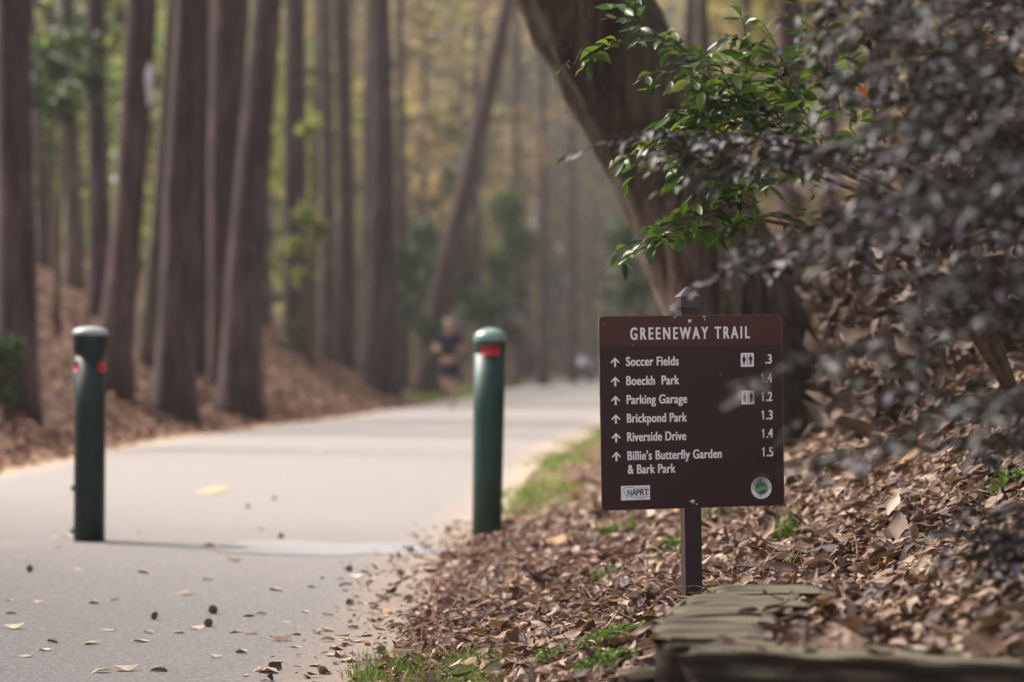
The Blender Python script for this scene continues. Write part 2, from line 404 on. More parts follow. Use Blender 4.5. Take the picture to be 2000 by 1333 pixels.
def leaf_template(nu=6, width=.42, curl=.2, fold=.15, twist=0.0, wave=0.0, tip=1.0, seed=0):
    r = np.random.default_rng(seed)
    V = []; F = []
    for i in range(nu):
        u = i / (nu - 1)
        w = width * .5 * max(.03, math.sin(math.pi * min(1, u ** tip * .97 + .015)) ** .85)
        zc = curl * (1 - (2 * u - 1) ** 2) * .5 + twist * 0
        for j, s_ in enumerate((-1, 0, 1)):
            ww = w * (1 + wave * r.uniform(-1, 1)) if s_ else 0
            z = zc + fold * abs(s_) * ww * 2 + wave * .12 * r.uniform(-1, 1) * (s_ != 0) + twist * s_ * (u - .5) * w
            V.append((u, s_ * ww, z))
    for i in range(nu - 1):
        a = i * 3
        F.append((a, a + 3, a + 4, a + 1)); F.append((a + 1, a + 4, a + 5, a + 2))
    return np.array(V), np.array(F)
QUAD = (np.array([(0, 0, 0), (.45, -.32, .05), (1, 0, .0), (.5, .32, .05)]), np.array([(0, 1, 2, 3)]))

def frames(d, n):
    x = nz(d); z = nz(n - (n * x).sum(-1, keepdims=True) * x); y = np.cross(z, x)
    return np.stack([x, y, z], -1)
def rand_dirs(n): return nz(rng.normal(size=(n, 3)))

def scatter(templates, pos, R, sc):
    Vs, Fs, off = [], [], 0
    pick = rng.integers(0, len(templates), len(pos))
    for k, (tv, tf) in enumerate(templates):
        idx = np.nonzero(pick == k)[0]
        if not len(idx): continue
        s_ = sc[idx]
        if s_.ndim == 1: s_ = s_[:, None]
        lv = tv[None] * s_[:, None, :] if s_.shape[1] == 3 else tv[None] * s_[:, :, None]
        w = np.einsum('nij,nkj->nki', R[idx], lv) + pos[idx][:, None]
        n, kk = w.shape[:2]
        Vs.append(w.reshape(-1, 3))
        Fs.append((tf[None] + (np.arange(n) * kk)[:, None, None] + off).reshape(-1, tf.shape[1]))
        off += n * kk
    return np.concatenate(Vs), np.concatenate(Fs)

def tube(pts, rads, sides=8, cap=True, nz_amp=0.0, seed=0):
    pts = np.asarray(pts, float); n = len(pts)
    tan = np.gradient(pts, axis=0); tan = nz(tan)
    ref = np.array([0, 1, 0]) if abs(tan[0][1]) < .9 else np.array([1, 0, 0])
    V = []; r = np.random.default_rng(seed)
    ph = r.uniform(0, 6.28, 6)
    for i in range(n):
        u = nz(np.cross(tan[i], ref)); w = np.cross(tan[i], u)
        th = np.linspace(0, 2 * np.pi, sides, endpoint=False)
        rr = rads[i] * (1 + nz_amp * (np.sin(3 * th + ph[0] + i * .2) + .7 * np.sin(5 * th + ph[1] - i * .15) + .6 * np.sin(2 * th + ph[2] + i * .5) + .5 * np.sin(9 * th + ph[3] + i * .9)))
        V.append(pts[i] + np.outer(np.cos(th) * rr, u) + np.outer(np.sin(th) * rr, w))
    V = np.concatenate(V)
    F = []
    for i in range(n - 1):
        for j in range(sides):
            a = i * sides + j; b_ = i * sides + (j + 1) % sides
            F.append((a, b_, b_ + sides, a + sides))
    if cap:
        F.append(tuple(range(sides))[::-1]); F.append(tuple(range((n - 1) * sides, n * sides)))
    return V, F
def join(parts):
    V, F, off = [], [], 0
    for v, f in parts:
        V.append(np.asarray(v)); F += [tuple(int(i) + off for i in q) for q in f]; off += len(v)
    return np.concatenate(V), F
def resample(pts, n):
    pts = np.asarray(pts, float)
    L = np.concatenate([[0], np.cumsum(np.linalg.norm(np.diff(pts[:, :3], axis=0), axis=1))])
    t = np.linspace(0, L[-1], n)
    # smooth (cosine-free) monotone: linear then box filter
    q = np.stack([np.interp(t, L, pts[:, k]) for k in range(pts.shape[1])], 1)
    for _ in range(3):
        q[1:-1] = (q[:-2] + 2 * q[1:-1] + q[2:]) / 4
    return q

# crowns shared by the tall trees (they spread above the picture)
def crown_mesh(n, rx, rz, size, cl=24):
    cen = rng.normal(size=(cl, 3)) * np.array([rx, rx, rz]) * .5
    pos = cen[rng.integers(0, cl, n)] + rng.normal(size=(n, 3)) * np.array([.5, .5, .3])
    d = rand_dirs(n); d[:, 2] -= .2
    return scatter([QUAD], pos, frames(d, rand_dirs(n) + [0, 0, .6]), size * rng.uniform(.6, 1.3, n))
CROWN = {}
def add_crown(parent, kind, loc, sc):
    if kind not in CROWN:
        V, F = crown_mesh(1100 if kind == 'near' else 260, 2.4, 2.6, .32)
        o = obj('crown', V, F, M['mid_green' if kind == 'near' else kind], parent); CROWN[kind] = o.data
    else:
        o = put(bpy.data.objects.new('crown', CROWN[kind]), parent)
    o.location = loc; o.scale = (sc, sc, sc * rng.uniform(.9, 1.2)); o.rotation_euler = (0, 0, rng.uniform(0, 6.28))
    return o

def tree(name, label, pix, base_py, material, d=None, height=15, group=None, crown='mid_green', branches=0, sides=16, flare=1.35, cat='tree', crown_sc=1.0, y_lean=0.0):
    """pix: (px, py, width px) from the foot upwards, at the tree's own distance d"""
    if d is None: d = hit(pix[0][0], base_py)
    s_ = F_PX / d
    pts = []
    for k, (px, py, w) in enumerate(pix):
        p = P(px, py, d); pts.append((p[0], d + y_lean * k, p[2], w / s_ / 2 * .86))
    b0 = pts[0]; gz = float(G(b0[0], d))
    pts[0] = (b0[0], b0[1], gz - .15, b0[3] * flare)
    pts.insert(1, (b0[0] * .8 + pts[1][0] * .2 if False else b0[0], b0[1], gz + .45, b0[3] * 1.05))
    pts = sorted(pts, key=lambda q: q[2])
    a, c = np.array(pts[-2]), np.array(pts[-1])
    di = (c - a); di[:3] = di[:3] / np.linalg.norm(di[:3])
    di[0] *= .7
    while pts[-1][2] < height:
        q = np.array(pts[-1]); n_ = q.copy(); n_[:3] = q[:3] + di[:3] * 2.2; n_[3] = max(.04, q[3] * .86); pts.append(tuple(n_)); di[0] *= .85
    q = resample(pts, 46)
    root = empty(name, (b0[0], d, gz))
    V, F = tube(q[:, :3] - np.array([b0[0], d, gz]), q[:, 3], sides, True, .022, int(abs(b0[0]) * 100))
    obj('trunk', V, F, material, root)
    if crown: add_crown(root, crown, tuple(q[-1, :3] - np.array([b0[0], d, gz]) + [0, 0, -1.0]), crown_sc)
    for k in range(branches):
        t = q[rng.integers(14, 40)]
        ang = rng.uniform(0, 6.28); L = rng.uniform(.8, 2.0)
        e = np.array([math.cos(ang), math.sin(ang) * .6, rng.uniform(-.1, .5)]) * L
        st = t[:3] - np.array([b0[0], d, gz])
        bp = resample([tuple(st) + (t[3] * .3,), tuple(st + e * .5 + [0, 0, .1]) + (t[3] * .16,), tuple(st + e) + (.008,)], 8)
        V, F = tube(bp[:, :3], bp[:, 3], 6)
        obj('branch', V, F, material, root)
    tag(root, label, cat, group)
    return root, d

# ------------------------------------------------------------------ left stand of pines
T = 'tall trunks standing left of the path'
tree('pine_tree', 'thick dark pine trunk at the far left edge of the picture', [(30, 790, 100), (32, 560, 92), (28, 300, 84), (22, 0, 76)], 790, M['pine'], group=T, d=25)
tree('young_tree', 'thinnest dark stem just right of the thick left edge pine', [(84, 560, 26), (78, 300, 22), (66, 100, 18), (58, 0, 16)], 560, M['pine'], d=44, group=T, height=11, branches=2, crown_sc=.6)
tree('pine_tree', 'slim brown trunk with pale right side, left of the darkest slim pine', [(146, 620, 44), (138, 300, 40), (128, 0, 34)], 620, M['pale_bark'], d=42, group=T, branches=1)
tree('pine_tree', 'darkest slim pine standing behind the left bollard', [(196, 650, 52), (190, 300, 46), (184, 0, 42)], 650, M['pine'], d=39, group=T)
t5, d5 = tree('pine_tree', 'reddish pine leaning right with a pale scar on its trunk', [(218, 770, 84), (238, 560, 70), (258, 300, 66), (276, 0, 72)], 770, M['pine_red'], group=T, d=31)
# pale scar: a bare lens-shaped patch set into the bark
sc_p = P(291, 165, d5 - .215)
th = np.linspace(0, 2 * np.pi, 18, endpoint=False)
sv = np.stack([.05 * np.cos(th) * (1 + .2 * np.sin(3 * th)), np.zeros(18), .30 * np.sin(th)], 1)
sv = np.concatenate([sv, sv * [.7, 1, .8] + [0, -.03, 0]])
sf = [(i, (i + 1) % 18, 18 + (i + 1) % 18, 18 + i) for i in range(18)] + [tuple(range(18, 36))]
M['scar'] = simple('bare_wood', (.50, .46, .48), .8, .2, var=.2, vscale=8)
obj('bark_scar', sv + sc_p - np.array(t5.location), sf, M['scar'], t5)
tree('pine_tree', 'pale slim trunk half hidden behind the twin pines at the path', [(286, 740, 40), (312, 400, 36), (338, 0, 34)], 740, M['pale_bark'], d=36, group=T)
tree('pine_tree', 'left one of the two pines rooted closest to the path edge', [(342, 830, 92), (346, 560, 80), (354, 300, 70), (368, 0, 58)], 832, M['pine'], group=T, d=31.4)
tree('pine_tree', 'dark pine seen in the gap between the two pines nearest the path', [(392, 735, 50), (392, 400, 46), (394, 0, 42)], 735, M['pine'], group=T, d=38)
tree('pine_tree', 'stout trunk leaning left behind the foremost pine, its left rim pale', [(436, 760, 66), (434, 560, 68), (438, 300, 72), (450, 0, 92)], 760, M['pine_red'], group=T, d=37.5)
tree('pine_tree', 'foremost stout pine leaning right at the path edge, base in leaves', [(468, 815, 94), (472, 620, 84), (492, 350, 76), (522, 0, 66)], 818, M['pine'], group=T, d=35)
tree('pine_tree', 'dark straight pine with ivy low on its trunk', [(578, 700, 60), (577, 400, 52), (576, 0, 48)], 700, M['pine'], group=T, d=52, branches=1)
tree('hardwood_tree', 'pale olive trunk forked with a bare side limb', [(640, 705, 40), (640, 400, 34), (636, 150, 32), (634, 0, 30)], 705, M['pale_bark'], group=T, d=58, branches=3, crown='olive')
tree('pine_tree', 'narrow dark trunk between the olive trunk and the swollen pine', [(676, 715, 44), (676, 400, 38), (664, 0, 34)], 715, M['pine_red'], group=T, d=62)
tree('hardwood_tree', 'pale trunk touching the left side of the swollen based pine', [(714, 730, 36), (718, 400, 30), (724, 0, 26)], 730, M['pale_bark'], group=T, d=64, branches=2, crown='olive')
tree('pine_tree', 'dark pine with swollen base, last one before the running man', [(742, 762, 92), (745, 560, 66), (750, 300, 54), (742, 0, 44)], 764, M['pine'], group=T, d=55, flare=1.15)
tree('leaning_tree', 'reddish trunk leaning hard to the right behind the running man', [(836, 690, 58), (866, 560, 54), (915, 340, 46), (962, 150, 38), (992, 0, 32)], 690, M['pine_red'], d=73, crown='olive', branches=2, group=T)
tree('hardwood_tree', 'slender bare trunk rising beside the leaning reddish tree', [(938, 700, 22), (930, 400, 18), (928, 180, 16), (938, 0, 14)], 700, M['pine'], d=98, crown='olive', branches=3, group=T)

# ------------------------------------------------------------------ far trees
FT = 'slender trunks far down the path'
far_specs = [(1004, 705, 26, 95, 'pale_bark'), (1062, 715, 26, 105, 'pine'), (1120, 712, 24, 125, 'pine'),
             (1150, 705, 16, 140, 'pale_bark'), (1215, 700, 22, 110, 'pale_bark'), (790, 700, 30, 75, 'pine'), (900, 700, 20, 105, 'pale_bark'),
             (1250, 690, 24, 90, 'pine'), (820, 690, 20, 98, 'pine_red'),
             (690, 640, 24, 80, 'pine'), (610, 640, 26, 70, 'pale_bark'), (520, 600, 30, 62, 'pale_bark'), (100, 520, 26, 60, 'pine'), (240, 560, 22, 66, 'pale_bark'), (1018, 715, 20, 135, 'pine')]
for i, (px, py, w, d, mk) in enumerate(far_specs):
    lean = rng.uniform(-14, 14)
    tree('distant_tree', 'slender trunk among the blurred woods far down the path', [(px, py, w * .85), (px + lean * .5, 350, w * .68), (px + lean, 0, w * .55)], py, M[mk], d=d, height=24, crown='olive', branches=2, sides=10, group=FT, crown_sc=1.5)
RT = 'trunks in the woods up the right bank'
for px, py, w, d, mk in [(1388, 330, 34, 38, 'pale_bark'), (1455, 330, 26, 46, 'pale_bark'), (1545, 330, 60, 30, 'pine_red'), (1625, 300, 34, 42, 'pine'), (1708, 300, 50, 34, 'pine_red'), (1790, 300, 30, 40, 'pale_bark'), (1880, 300, 56, 28, 'pine'), (1965, 300, 40, 33, 'pine_red'), (1335, 420, 26, 52, 'pine')]:
    lean = rng.uniform(-20, 20)
    tree('bank_tree', 'brown trunk glimpsed behind the shrubs up the right bank', [(px, py, w * 1.1), (px + lean * .5, 150, w), (px + lean, 0, w * .9)], py, M[mk], d=d, height=13, crown='olive', branches=2, group=RT)

# ------------------------------------------------------------------ big leaning oak
d = 12.3
oak_pix = [(1486, 800, 330), (1462, 690, 275), (1425, 600, 262), (1378, 480, 250), (1325, 340, 242), (1252, 200, 246), (1172, 60, 256), (1112, -60, 256)]
s_ = F_PX / d
pts = [(P(a, b_, d)[0], d + .0 * k, P(a, b_, d)[2], w / s_ / 2 * .97) for k, (a, b_, w) in enumerate(oak_pix)]
b0 = pts[0]; gz = float(G(b0[0], d))
pts.insert(0, (b0[0] + .05, d, gz - .2, b0[3] * 1.25))
for k in range(5):
    q = np.array(pts[-1]); di = np.array(pts[-1])[:3] - np.array(pts[-2])[:3]; di = di / np.linalg.norm(di); di[0] *= .86
    pts.append((q[0] + di[0] * 1.3, q[1] + .25, q[2] + di[2] * 1.3, q[3] * .86))
q = resample(pts, 60)
oak = empty('oak_tree', (b0[0], d, gz))
V, F = tube(q[:, :3] - np.array(oak.location), q[:, 3], 40, True, .016, 5)
V = V + .012 * np.stack([np.sin(V[:, 2] * 3 + V[:, 1] * 40) + np.sin(V[:, 2] * 5 + V[:, 0] * 55)] * 3, 1) * np.array([1, .6, .1])
obj('trunk', V, F, M['oak'], oak)
for k, (e, r) in enumerate([((-2.2, -.6, 2.6), .15), ((1.6, 1.0, 2.4), .15), ((-.6, 1.6, 2.6), .12)]):
    st = q[-6 - 5 * k, :3] - np.array(oak.location); e = np.array(e)
    bp = resample([tuple(st) + (r,), tuple(st + e * .5 + [0, 0, .3]) + (r * .7,), tuple(st + e) + (r * .35,)], 12)
    V, F = tube(bp[:, :3], bp[:, 3], 10, True, .03, k); obj('branch', V, F, M['oak'], oak)
add_crown(oak, 'mid_green', tuple(q[-1, :3] - np.array(oak.location) + [-.5, .5, .8]), 1.1)
tag(oak, 'huge dark oak trunk leaning left over the path behind the sign', 'tree')

# ------------------------------------------------------------------ background foliage
def cloud(name, centers, radii, n, size, material, kind='stuff', flat=.5, parent=None, origin=(0, 0, 0)):
    centers = np.asarray(centers, float); radii = np.asarray(radii, float)
    k = rng.integers(0, len(centers), n)
    rr = rng.uniform(0, 1, (n, 1)) ** .45
    pos = centers[k] + rand_dirs(n) * rr * radii[k]
    dd = rand_dirs(n)
    V, F = scatter([QUAD], pos - np.asarray(origin), frames(dd, rand_dirs(n) + [0, 0, flat]), size * rng.uniform(.5, 1.4, n))
    o = obj(name, V, F, material, parent, smooth=False)
    if kind: tag(o, kind=kind)
    return o
def clumps(n, xlo, xhi, dlo, dhi, zlo, zhi, r, ground=True):
    """xlo/xhi are metres left/right of the path edges: negative counts from the left edge outwards"""
    d = rng.uniform(dlo, dhi, n); u = rng.uniform(0, 1, n)
    x = xlo(d) * (1 - u) + xhi(d) * u
    z = (G(x, d) if ground else 0) + rng.uniform(zlo, zhi, n)
    return np.stack([x, d, z], 1), np.stack([rng.uniform(.6, 1.2, n) * r] * 2 + [rng.uniform(.5, 1.0, n) * r], 1)

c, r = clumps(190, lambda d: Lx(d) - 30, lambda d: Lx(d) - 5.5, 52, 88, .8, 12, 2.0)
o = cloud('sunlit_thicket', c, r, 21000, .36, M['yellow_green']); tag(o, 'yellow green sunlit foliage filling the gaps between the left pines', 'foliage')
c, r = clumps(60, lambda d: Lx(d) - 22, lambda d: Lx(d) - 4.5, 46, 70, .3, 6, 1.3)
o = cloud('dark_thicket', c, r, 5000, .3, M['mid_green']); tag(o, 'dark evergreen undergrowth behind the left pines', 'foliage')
c, r = clumps(480, lambda d: Lx(d) - 32, lambda d: Rx(d) + 30, 185, 225, -1, 36, 4.2)
c2, r2 = clumps(130, lambda d: Lx(d) - 26, lambda d: Lx(d) - 3.5, 100, 170, 0, 20, 3.0)
c3, r3 = clumps(130, lambda d: Rx(d) + 3.0, lambda d: Rx(d) + 26, 75, 170, 0, 18, 3.0)
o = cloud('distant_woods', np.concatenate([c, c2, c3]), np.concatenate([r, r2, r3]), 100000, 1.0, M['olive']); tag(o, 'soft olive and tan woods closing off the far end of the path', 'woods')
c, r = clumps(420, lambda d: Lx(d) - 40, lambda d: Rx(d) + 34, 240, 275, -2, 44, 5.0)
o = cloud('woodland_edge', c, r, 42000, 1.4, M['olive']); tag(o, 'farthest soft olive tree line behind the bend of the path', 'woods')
c, r = clumps(60, lambda d: Lx(d) - 14, lambda d: Lx(d) + 1.0, 75, 130, 5.5, 15, 1.6)
o = cloud('autumn_twigs', c, r, 5200, .36, M['tan']); tag(o, 'tan and rusty twig canopy high over the far path', 'foliage')
c, r = clumps(26, lambda d: Rx(d) + 1.0, lambda d: Rx(d) + 9, 120, 170, 0, 3.2, 1.7)
c2, r2 = clumps(24, lambda d: Lx(d) - 9, lambda d: Lx(d) - 1.5, 125, 165, 0, 3.4, 1.5)
o = cloud('brown_thicket', np.concatenate([c, c2]), np.concatenate([r, r2]), 7000, .42, M['brush']); tag(o, 'purple brown thicket low along the far bend of the path', 'thicket')
c, r = clumps(220, lambda d: Rx(d) + 5, lambda d: Rx(d) + 26, 22, 66, .4, 9.5, 1.6)
o = cloud('bank_woods', c, r, 24000, .30, M['tan']); tag(o, 'tan bare woodland blurred behind the leaves on the right bank', 'woods')
c, r = clumps(70, lambda d: Rx(d) + 2.6, lambda d: Rx(d) + 8, 14, 30, .1, 1.7, .7)
o = cloud('bank_brush', c, r, 9000, .13, M['brush']); tag(o, 'dark dead brush covering the upper right bank', 'brush')

def shrub(label, px, py, d, rx, rz, n, size, mk, group=None):
    p = P(px, py, d); gz = float(G(p[0], d))
    root = empty('background_shrub', (p[0], d, gz))
    h = max(.3, p[2] - gz)
    k = max(6, int(rx * 8))
    cen = np.stack([rng.uniform(-rx, rx, k), rng.uniform(-rx, rx, k), h + rng.uniform(-rz, rz, k)], 1)
    cloud('foliage', cen, np.full((k, 3), rx * .5), n, size, M[mk], None, .5, root)
    parts = []
    for j in range(5):
        e = cen[j % k]; pp = resample([(rng.uniform(-.1, .1), 0, -.1, .03), (e[0] * .3, e[1] * .3, e[2] * .5, .022), (e[0], e[1], e[2], .008)], 7)
        parts.append(tube(pp[:, :3], pp[:, 3], 6))
    V, F = join(parts); obj('stem', V, F, M['twig'], root)
    tag(root, label, 'shrub', group)
shrub('fresh green bush left of the leaning reddish trunk', 840, 450, 78, 1.3, 2.4, 3000, .24, 'mid_green')
shrub('dark green bush low behind the running man', 800, 560, 72, .9, 1.6, 1500, .22, 'mid_green')
shrub('green bush right of the leaning reddish trunk', 965, 520, 84, 1.3, 2.6, 3000, .26, 'mid_green')
shrub('small green bush just above the right bollard', 985, 650, 88, .7, .8, 700, .2, 'mid_green')
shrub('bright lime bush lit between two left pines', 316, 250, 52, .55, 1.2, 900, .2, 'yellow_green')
shrub('dark evergreen at the foot of the far left pine', 22, 680, 23.5, .30, .45, 900, .085, 'mid_green')
shrub('small green ivy shrub at the foot of the straight ivied pine', 572, 640, 51, .3, .45, 450, .12, 'mid_green')
shrub('green bush behind the sign left side and the oak', 1262, 560, 60, .9, 1.6, 1200, .2, 'mid_green')
shrub('leafy green sapling high between the ivied pine and the olive trunk', 605, 400, 50, .4, 1.7, 700, .16, 'yellow_green')
shrub('green leaved sapling hanging over the upper left corner', 110, 90, 34, .55, 1.0, 900, .13, 'mid_green')
# ------------------------------------------------------------------ left bank litter (blurred pine straw and leaves)
n = 42000
d = rng.uniform(17, 66, n) ; t = rng.uniform(0, 1, n) ** 1.5 * 9 + .25 + .25 * rng.normal(size=n)
x = Lx(d) - t
keep = (t > .05) & ~((d > 52) & (t < 2.2))
x, d = x[keep], d[keep]; n = len(x)
pos = np.stack([x, d, G(x, d) + .02], 1)
V, F = scatter([QUAD], pos, frames(rand_dirs(n) * [1, 1, .35], np.array([.35, 0, 1.0]) + .45 * rng.normal(size=(n, 3))), rng.uniform(.045, .13, n))
o = obj('pine_straw_litter', V, F, M['straw'], smooth=False); tag(o, 'reddish brown fallen leaves and straw on the left bank', 'leaf litter', kind='stuff')

# ------------------------------------------------------------------ right bank leaf litter (in focus)
LT = [rolled_leaf(8, rng.uniform(.36, .80), rng.uniform(-.4, .45), rng.choice([-1, 1], p=[.4, .6]) * rng.uniform(.1, 1.2), rng.uniform(-.8, .8), q_) for q_ in range(24)]
def litter_points(n, dlo, dhi, tlo, thi, pw=1.0):
    d = rng.uniform(dlo, dhi, n); t = tlo + (thi - tlo) * rng.uniform(0, 1, n) ** pw
    return Rx(d) + t, d, t
xs, ds, ts, ss = [], [], [], []
for n, a, b_, c_, e, sz in ((15500, 4.2, 8.4, .0, 2.6, .050), (9500, 8.4, 12.5, .0, 3.2, .056), (5000, 12.5, 20, .1, 4, .075), (1800, 20, 40, .8, 5, .10)):
    x, d, t = litter_points(n, a, b_, c_, e)
    dens = np.clip((t - .02 + .12 * wob(x * 3, d * 3)) / .35, .05, 1)
    dens *= np.where((d > 8.6) & (t > 2.0), .3, 1)
    # thin where the green verge grows
    dens *= np.where((d > 13.5) & (t < .55), .25, 1)
    dens *= np.where((d < 7.2) & (t < .45), .45, 1)
    k = rng.uniform(0, 1, n) < dens
    xs.append(x[k]); ds.append(d[k]); ts.append(t[k]); ss.append(.90 * sz * rng.uniform(.5, 1.45, k.sum()) * np.where(rng.uniform(0, 1, k.sum()) < .08, 1.4, 1))
n4 = 900
d4 = rng.uniform(5.8, 13, n4); t4 = .10 - np.abs(rng.normal(size=n4)) * .17
k4 = t4 > -.6; xs.append((Rx(d4) + t4)[k4]); ds.append(d4[k4]); ss.append(rng.uniform(.022, .052, k4.sum()))
x, d, s_ = map(np.concatenate, (xs, ds, ss))
# heap up leaves in the bed behind the timbers
n2 = 3600
x2 = rng.uniform(.45, 1.35, n2); d2 = rng.uniform(4.25, 5.85, n2)
k = (d2 > 4.50 - .40 * (x2 - .33)) & ~((x2 < .50 + (d2 - 4.9) * .2 + .04 * wob(x2 * 7, d2 * 7)) & (d2 > 4.1) & (d2 < 6.05))
x = np.concatenate([x, x2[k]]); d = np.concatenate([d, d2[k]]); s_ = np.concatenate([s_, .043 * rng.uniform(.5, 1.3, k.sum())])
# keep the timbers' tops and fronts clear
clear = ((x > .30) & (x < .50 + (d - 4.9) * .2 + .03 * wob(x * 9, d * 9)) & (d > 4.2) & (d < 6.02)) | ((x > .31) & (d < 4.48 - .40 * (x - .33)))
x, d, s_ = x[~clear], d[~clear], s_[~clear]
n = len(x); e_ = .02
gx_ = (G(x + e_, d) - G(x - e_, d)) / (2 * e_); gy_ = (G(x, d + e_) - G(x, d - e_)) / (2 * e_)
nrm = nz(np.stack([-np.clip(gx_, -1.2, 1.2), -np.clip(gy_, -1.2, 1.2), np.ones(n)], 1))
tl = rng.normal(size=(n, 3)) * np.where(rng.uniform(0, 1, n) < .25, .75, .34)[:, None]
inbed = (x > .42) & (x < 1.5) & (d < 5.85) & (d > 4.2)
gz0 = np.where(x < Rx(d) + .1, np.maximum(G(x, d), path_z(x, d) + .003), G(x, d))
zz = np.where(inbed, np.maximum(gz0, .292), gz0) + rng.uniform(.0, .03, n) * (s_ / .05) * np.where(x < Rx(d) + .05, .2, 1)
dirs = rand_dirs(n); dirs -= (dirs * nrm).sum(-1, keepdims=True) * nrm * .8
tt = x - Rx(d) + .25 * wob(x * 2.5, d * 2.5)
fine = (rng.uniform(0, 1, n) < np.clip(1.1 - tt / 1.1, .10, .5))
s_ = np.where(fine, s_ * .72, s_)
Rm = frames(dirs, nrm + tl)
k = ~fine
V, F = scatter(LT, np.stack([x, d, zz], 1)[k], Rm[k], (s_[:, None] * np.stack([rng.uniform(.9, 1.3, n), rng.uniform(.7, 1.1, n), np.ones(n)], 1))[k])
o = obj('leaf_litter', V, F, M['litter']); tag(o, 'brown curled fallen leaves covering the right bank', 'leaf litter', kind='stuff')
LN = [leaf_template(4, rng.uniform(.10, .5), rng.uniform(-.3, .3), rng.uniform(-.4, .4), 0, .2, 1.0, 70 + q_) for q_ in range(8)]
k = fine; pos = np.stack([x, d, zz], 1)[k]; Rk = Rm[k]; sk = s_[k]
m2 = 9000
d2 = rng.uniform(4.5, 12.5, m2); t2 = .06 + 1.7 * rng.uniform(0, 1, m2) ** 1.1; x2 = Rx(d2) + t2
kk = ~(((x2 > .24) & (x2 < .66) & (d2 < 6.05)) | ((x2 > .25) & (d2 < 4.6)))
x2, d2 = x2[kk], d2[kk]; m2 = len(x2)
pos = np.concatenate([pos, np.stack([x2, d2, np.maximum(G(x2, d2), 0) + rng.uniform(.004, .034, m2)], 1)])
Rk = np.concatenate([Rk, frames(rand_dirs(m2) * [1, 1, .4], np.array([-.3, 0, 1.0]) + .45 * rng.normal(size=(m2, 3)))]); sk = np.concatenate([sk, rng.uniform(.018, .05, m2)])
V, F = scatter(LN, pos, Rk, np.stack([sk] * 3, 1))
m5 = 5200                                              # long pine needles lying over the leaves
d5_ = rng.uniform(4.6, 11, m5); x5_ = Rx(d5_) + .05 + 2.3 * rng.uniform(0, 1, m5)
kk = ~(((x5_ > .24) & (x5_ < .62) & (d5_ < 5.9)) | ((x5_ > .25) & (d5_ < 4.7)))
x5_, d5_ = x5_[kk], d5_[kk]; m5 = len(x5_)
V5, F5 = scatter([leaf_template(4, .016, .25, 0, 0, .0, 1.0, 95), leaf_template(4, .022, -.1, 0, 0, .0, 1.0, 96)], np.stack([x5_, d5_, np.maximum(G(x5_, d5_), 0) + rng.uniform(.015, .045, m5)], 1), frames(rand_dirs(m5) * [1, 1, .3], np.array([-.3, 0, 1.0]) + .3 * rng.normal(size=(m5, 3))), rng.uniform(.07, .15, m5))
F = np.concatenate([F, F5 + len(V)]); V = np.concatenate([V, V5])
o = obj('leaf_mulch', V, F, M['mulch']); tag(o, 'fine reddish brown leaf crumbs and straw between path edge and sign', 'leaf litter', kind='stuff')
# dead twigs and vines tangled on the shaded upper bank
m3 = 15000
x3 = rng.uniform(1.25, 4.2, m3); d3 = rng.uniform(8.8, 14, m3); z3 = G(x3, d3) + rng.uniform(.0, .9, m3) ** 1.5
kk = (x3 - Rx(d3)) > 1.75
V, F = scatter([leaf_template(4, .07, .5, 0, 0, .2, 1.0, 91), leaf_template(4, .32, .3, .3, 0, .2, 1.0, 92)], np.stack([x3, d3, z3], 1)[kk], frames(rand_dirs(m3), rand_dirs(m3))[kk], rng.uniform(.06, .22, m3)[kk])
o = obj('tangled_brush', V, F, M['brush']); tag(o, 'dark tangle of dead twigs and vines right of the oak foot', 'brush', kind='stuff')

# ------------------------------------------------------------------ grass and weeds
def blades(pts, h, w, spread, per):
    V, F = [], []
    for (x, y, z) in pts:
        for _ in range(per):
            a = rng.uniform(0, 6.28); l = h * rng.uniform(.4, 1.2); lean = rng.uniform(.1, .75)
            bx, by = x + rng.normal() * spread, y + rng.normal() * spread
            bz = max(float(G(bx, by)), 0) - .004
            dx, dy = math.cos(a), math.sin(a); k = len(V)
            for q, ww in ((0, 1), (.5, .8), (1, .08)):
                cx = bx + dx * lean * l * q * q; cy_ = by + dy * lean * l * q * q; cz = bz + l * q * (1 - .25 * lean * q)
                V.append((cx - dy * w * ww, cy_ + dx * w * ww, cz)); V.append((cx + dy * w * ww, cy_ - dx * w * ww, cz))
            F.append((k, k + 1, k + 3, k + 2)); F.append((k + 2, k + 3, k + 5, k + 4))
    return np.array(V), np.array(F)
pts = []
while len(pts) < 420:
    px, py = rng.uniform(690, 975), rng.uniform(1285, 1352)
    if (px - 690) < (py - 1285) * -1.2 + 40 and rng.uniform() < .6: continue
    dd = hit(px, py); p = P(px, py, dd); pts.append((p[0], dd, 0))
V, F = blades(pts, .042, .0016, .018, 7)
o = obj('grass', V, F, M['grass']); tag(o, 'bright green grass tuft at the lower edge of the path', 'grass', kind='stuff')
pts = []
while len(pts) < 280:
    dd = rng.uniform(13.2, 36); t = abs(rng.normal()) * .26 + .02
    xx = Rx(dd) + t
    if wob(xx * 2.3, dd * .8) < .02: continue
    pts.append((xx, dd, 0))
V, F = blades(pts, .06, .006, .09, 6)
o = obj('verge_grass', V, F, M['grass']); tag(o, 'yellow green verge grass along the right path edge beyond the bollard', 'grass', kind='stuff')
pts = [(Lx(dd) - abs(rng.normal()) * .9 - .05, dd, 0) for dd in rng.uniform(58, 118, 700)]
V, F = blades(pts, .10, .02, .25, 6)
o = obj('far_grass', V, F, M['grass']); tag(o, 'green grass strip at the left path edge behind the running man', 'grass', kind='stuff')

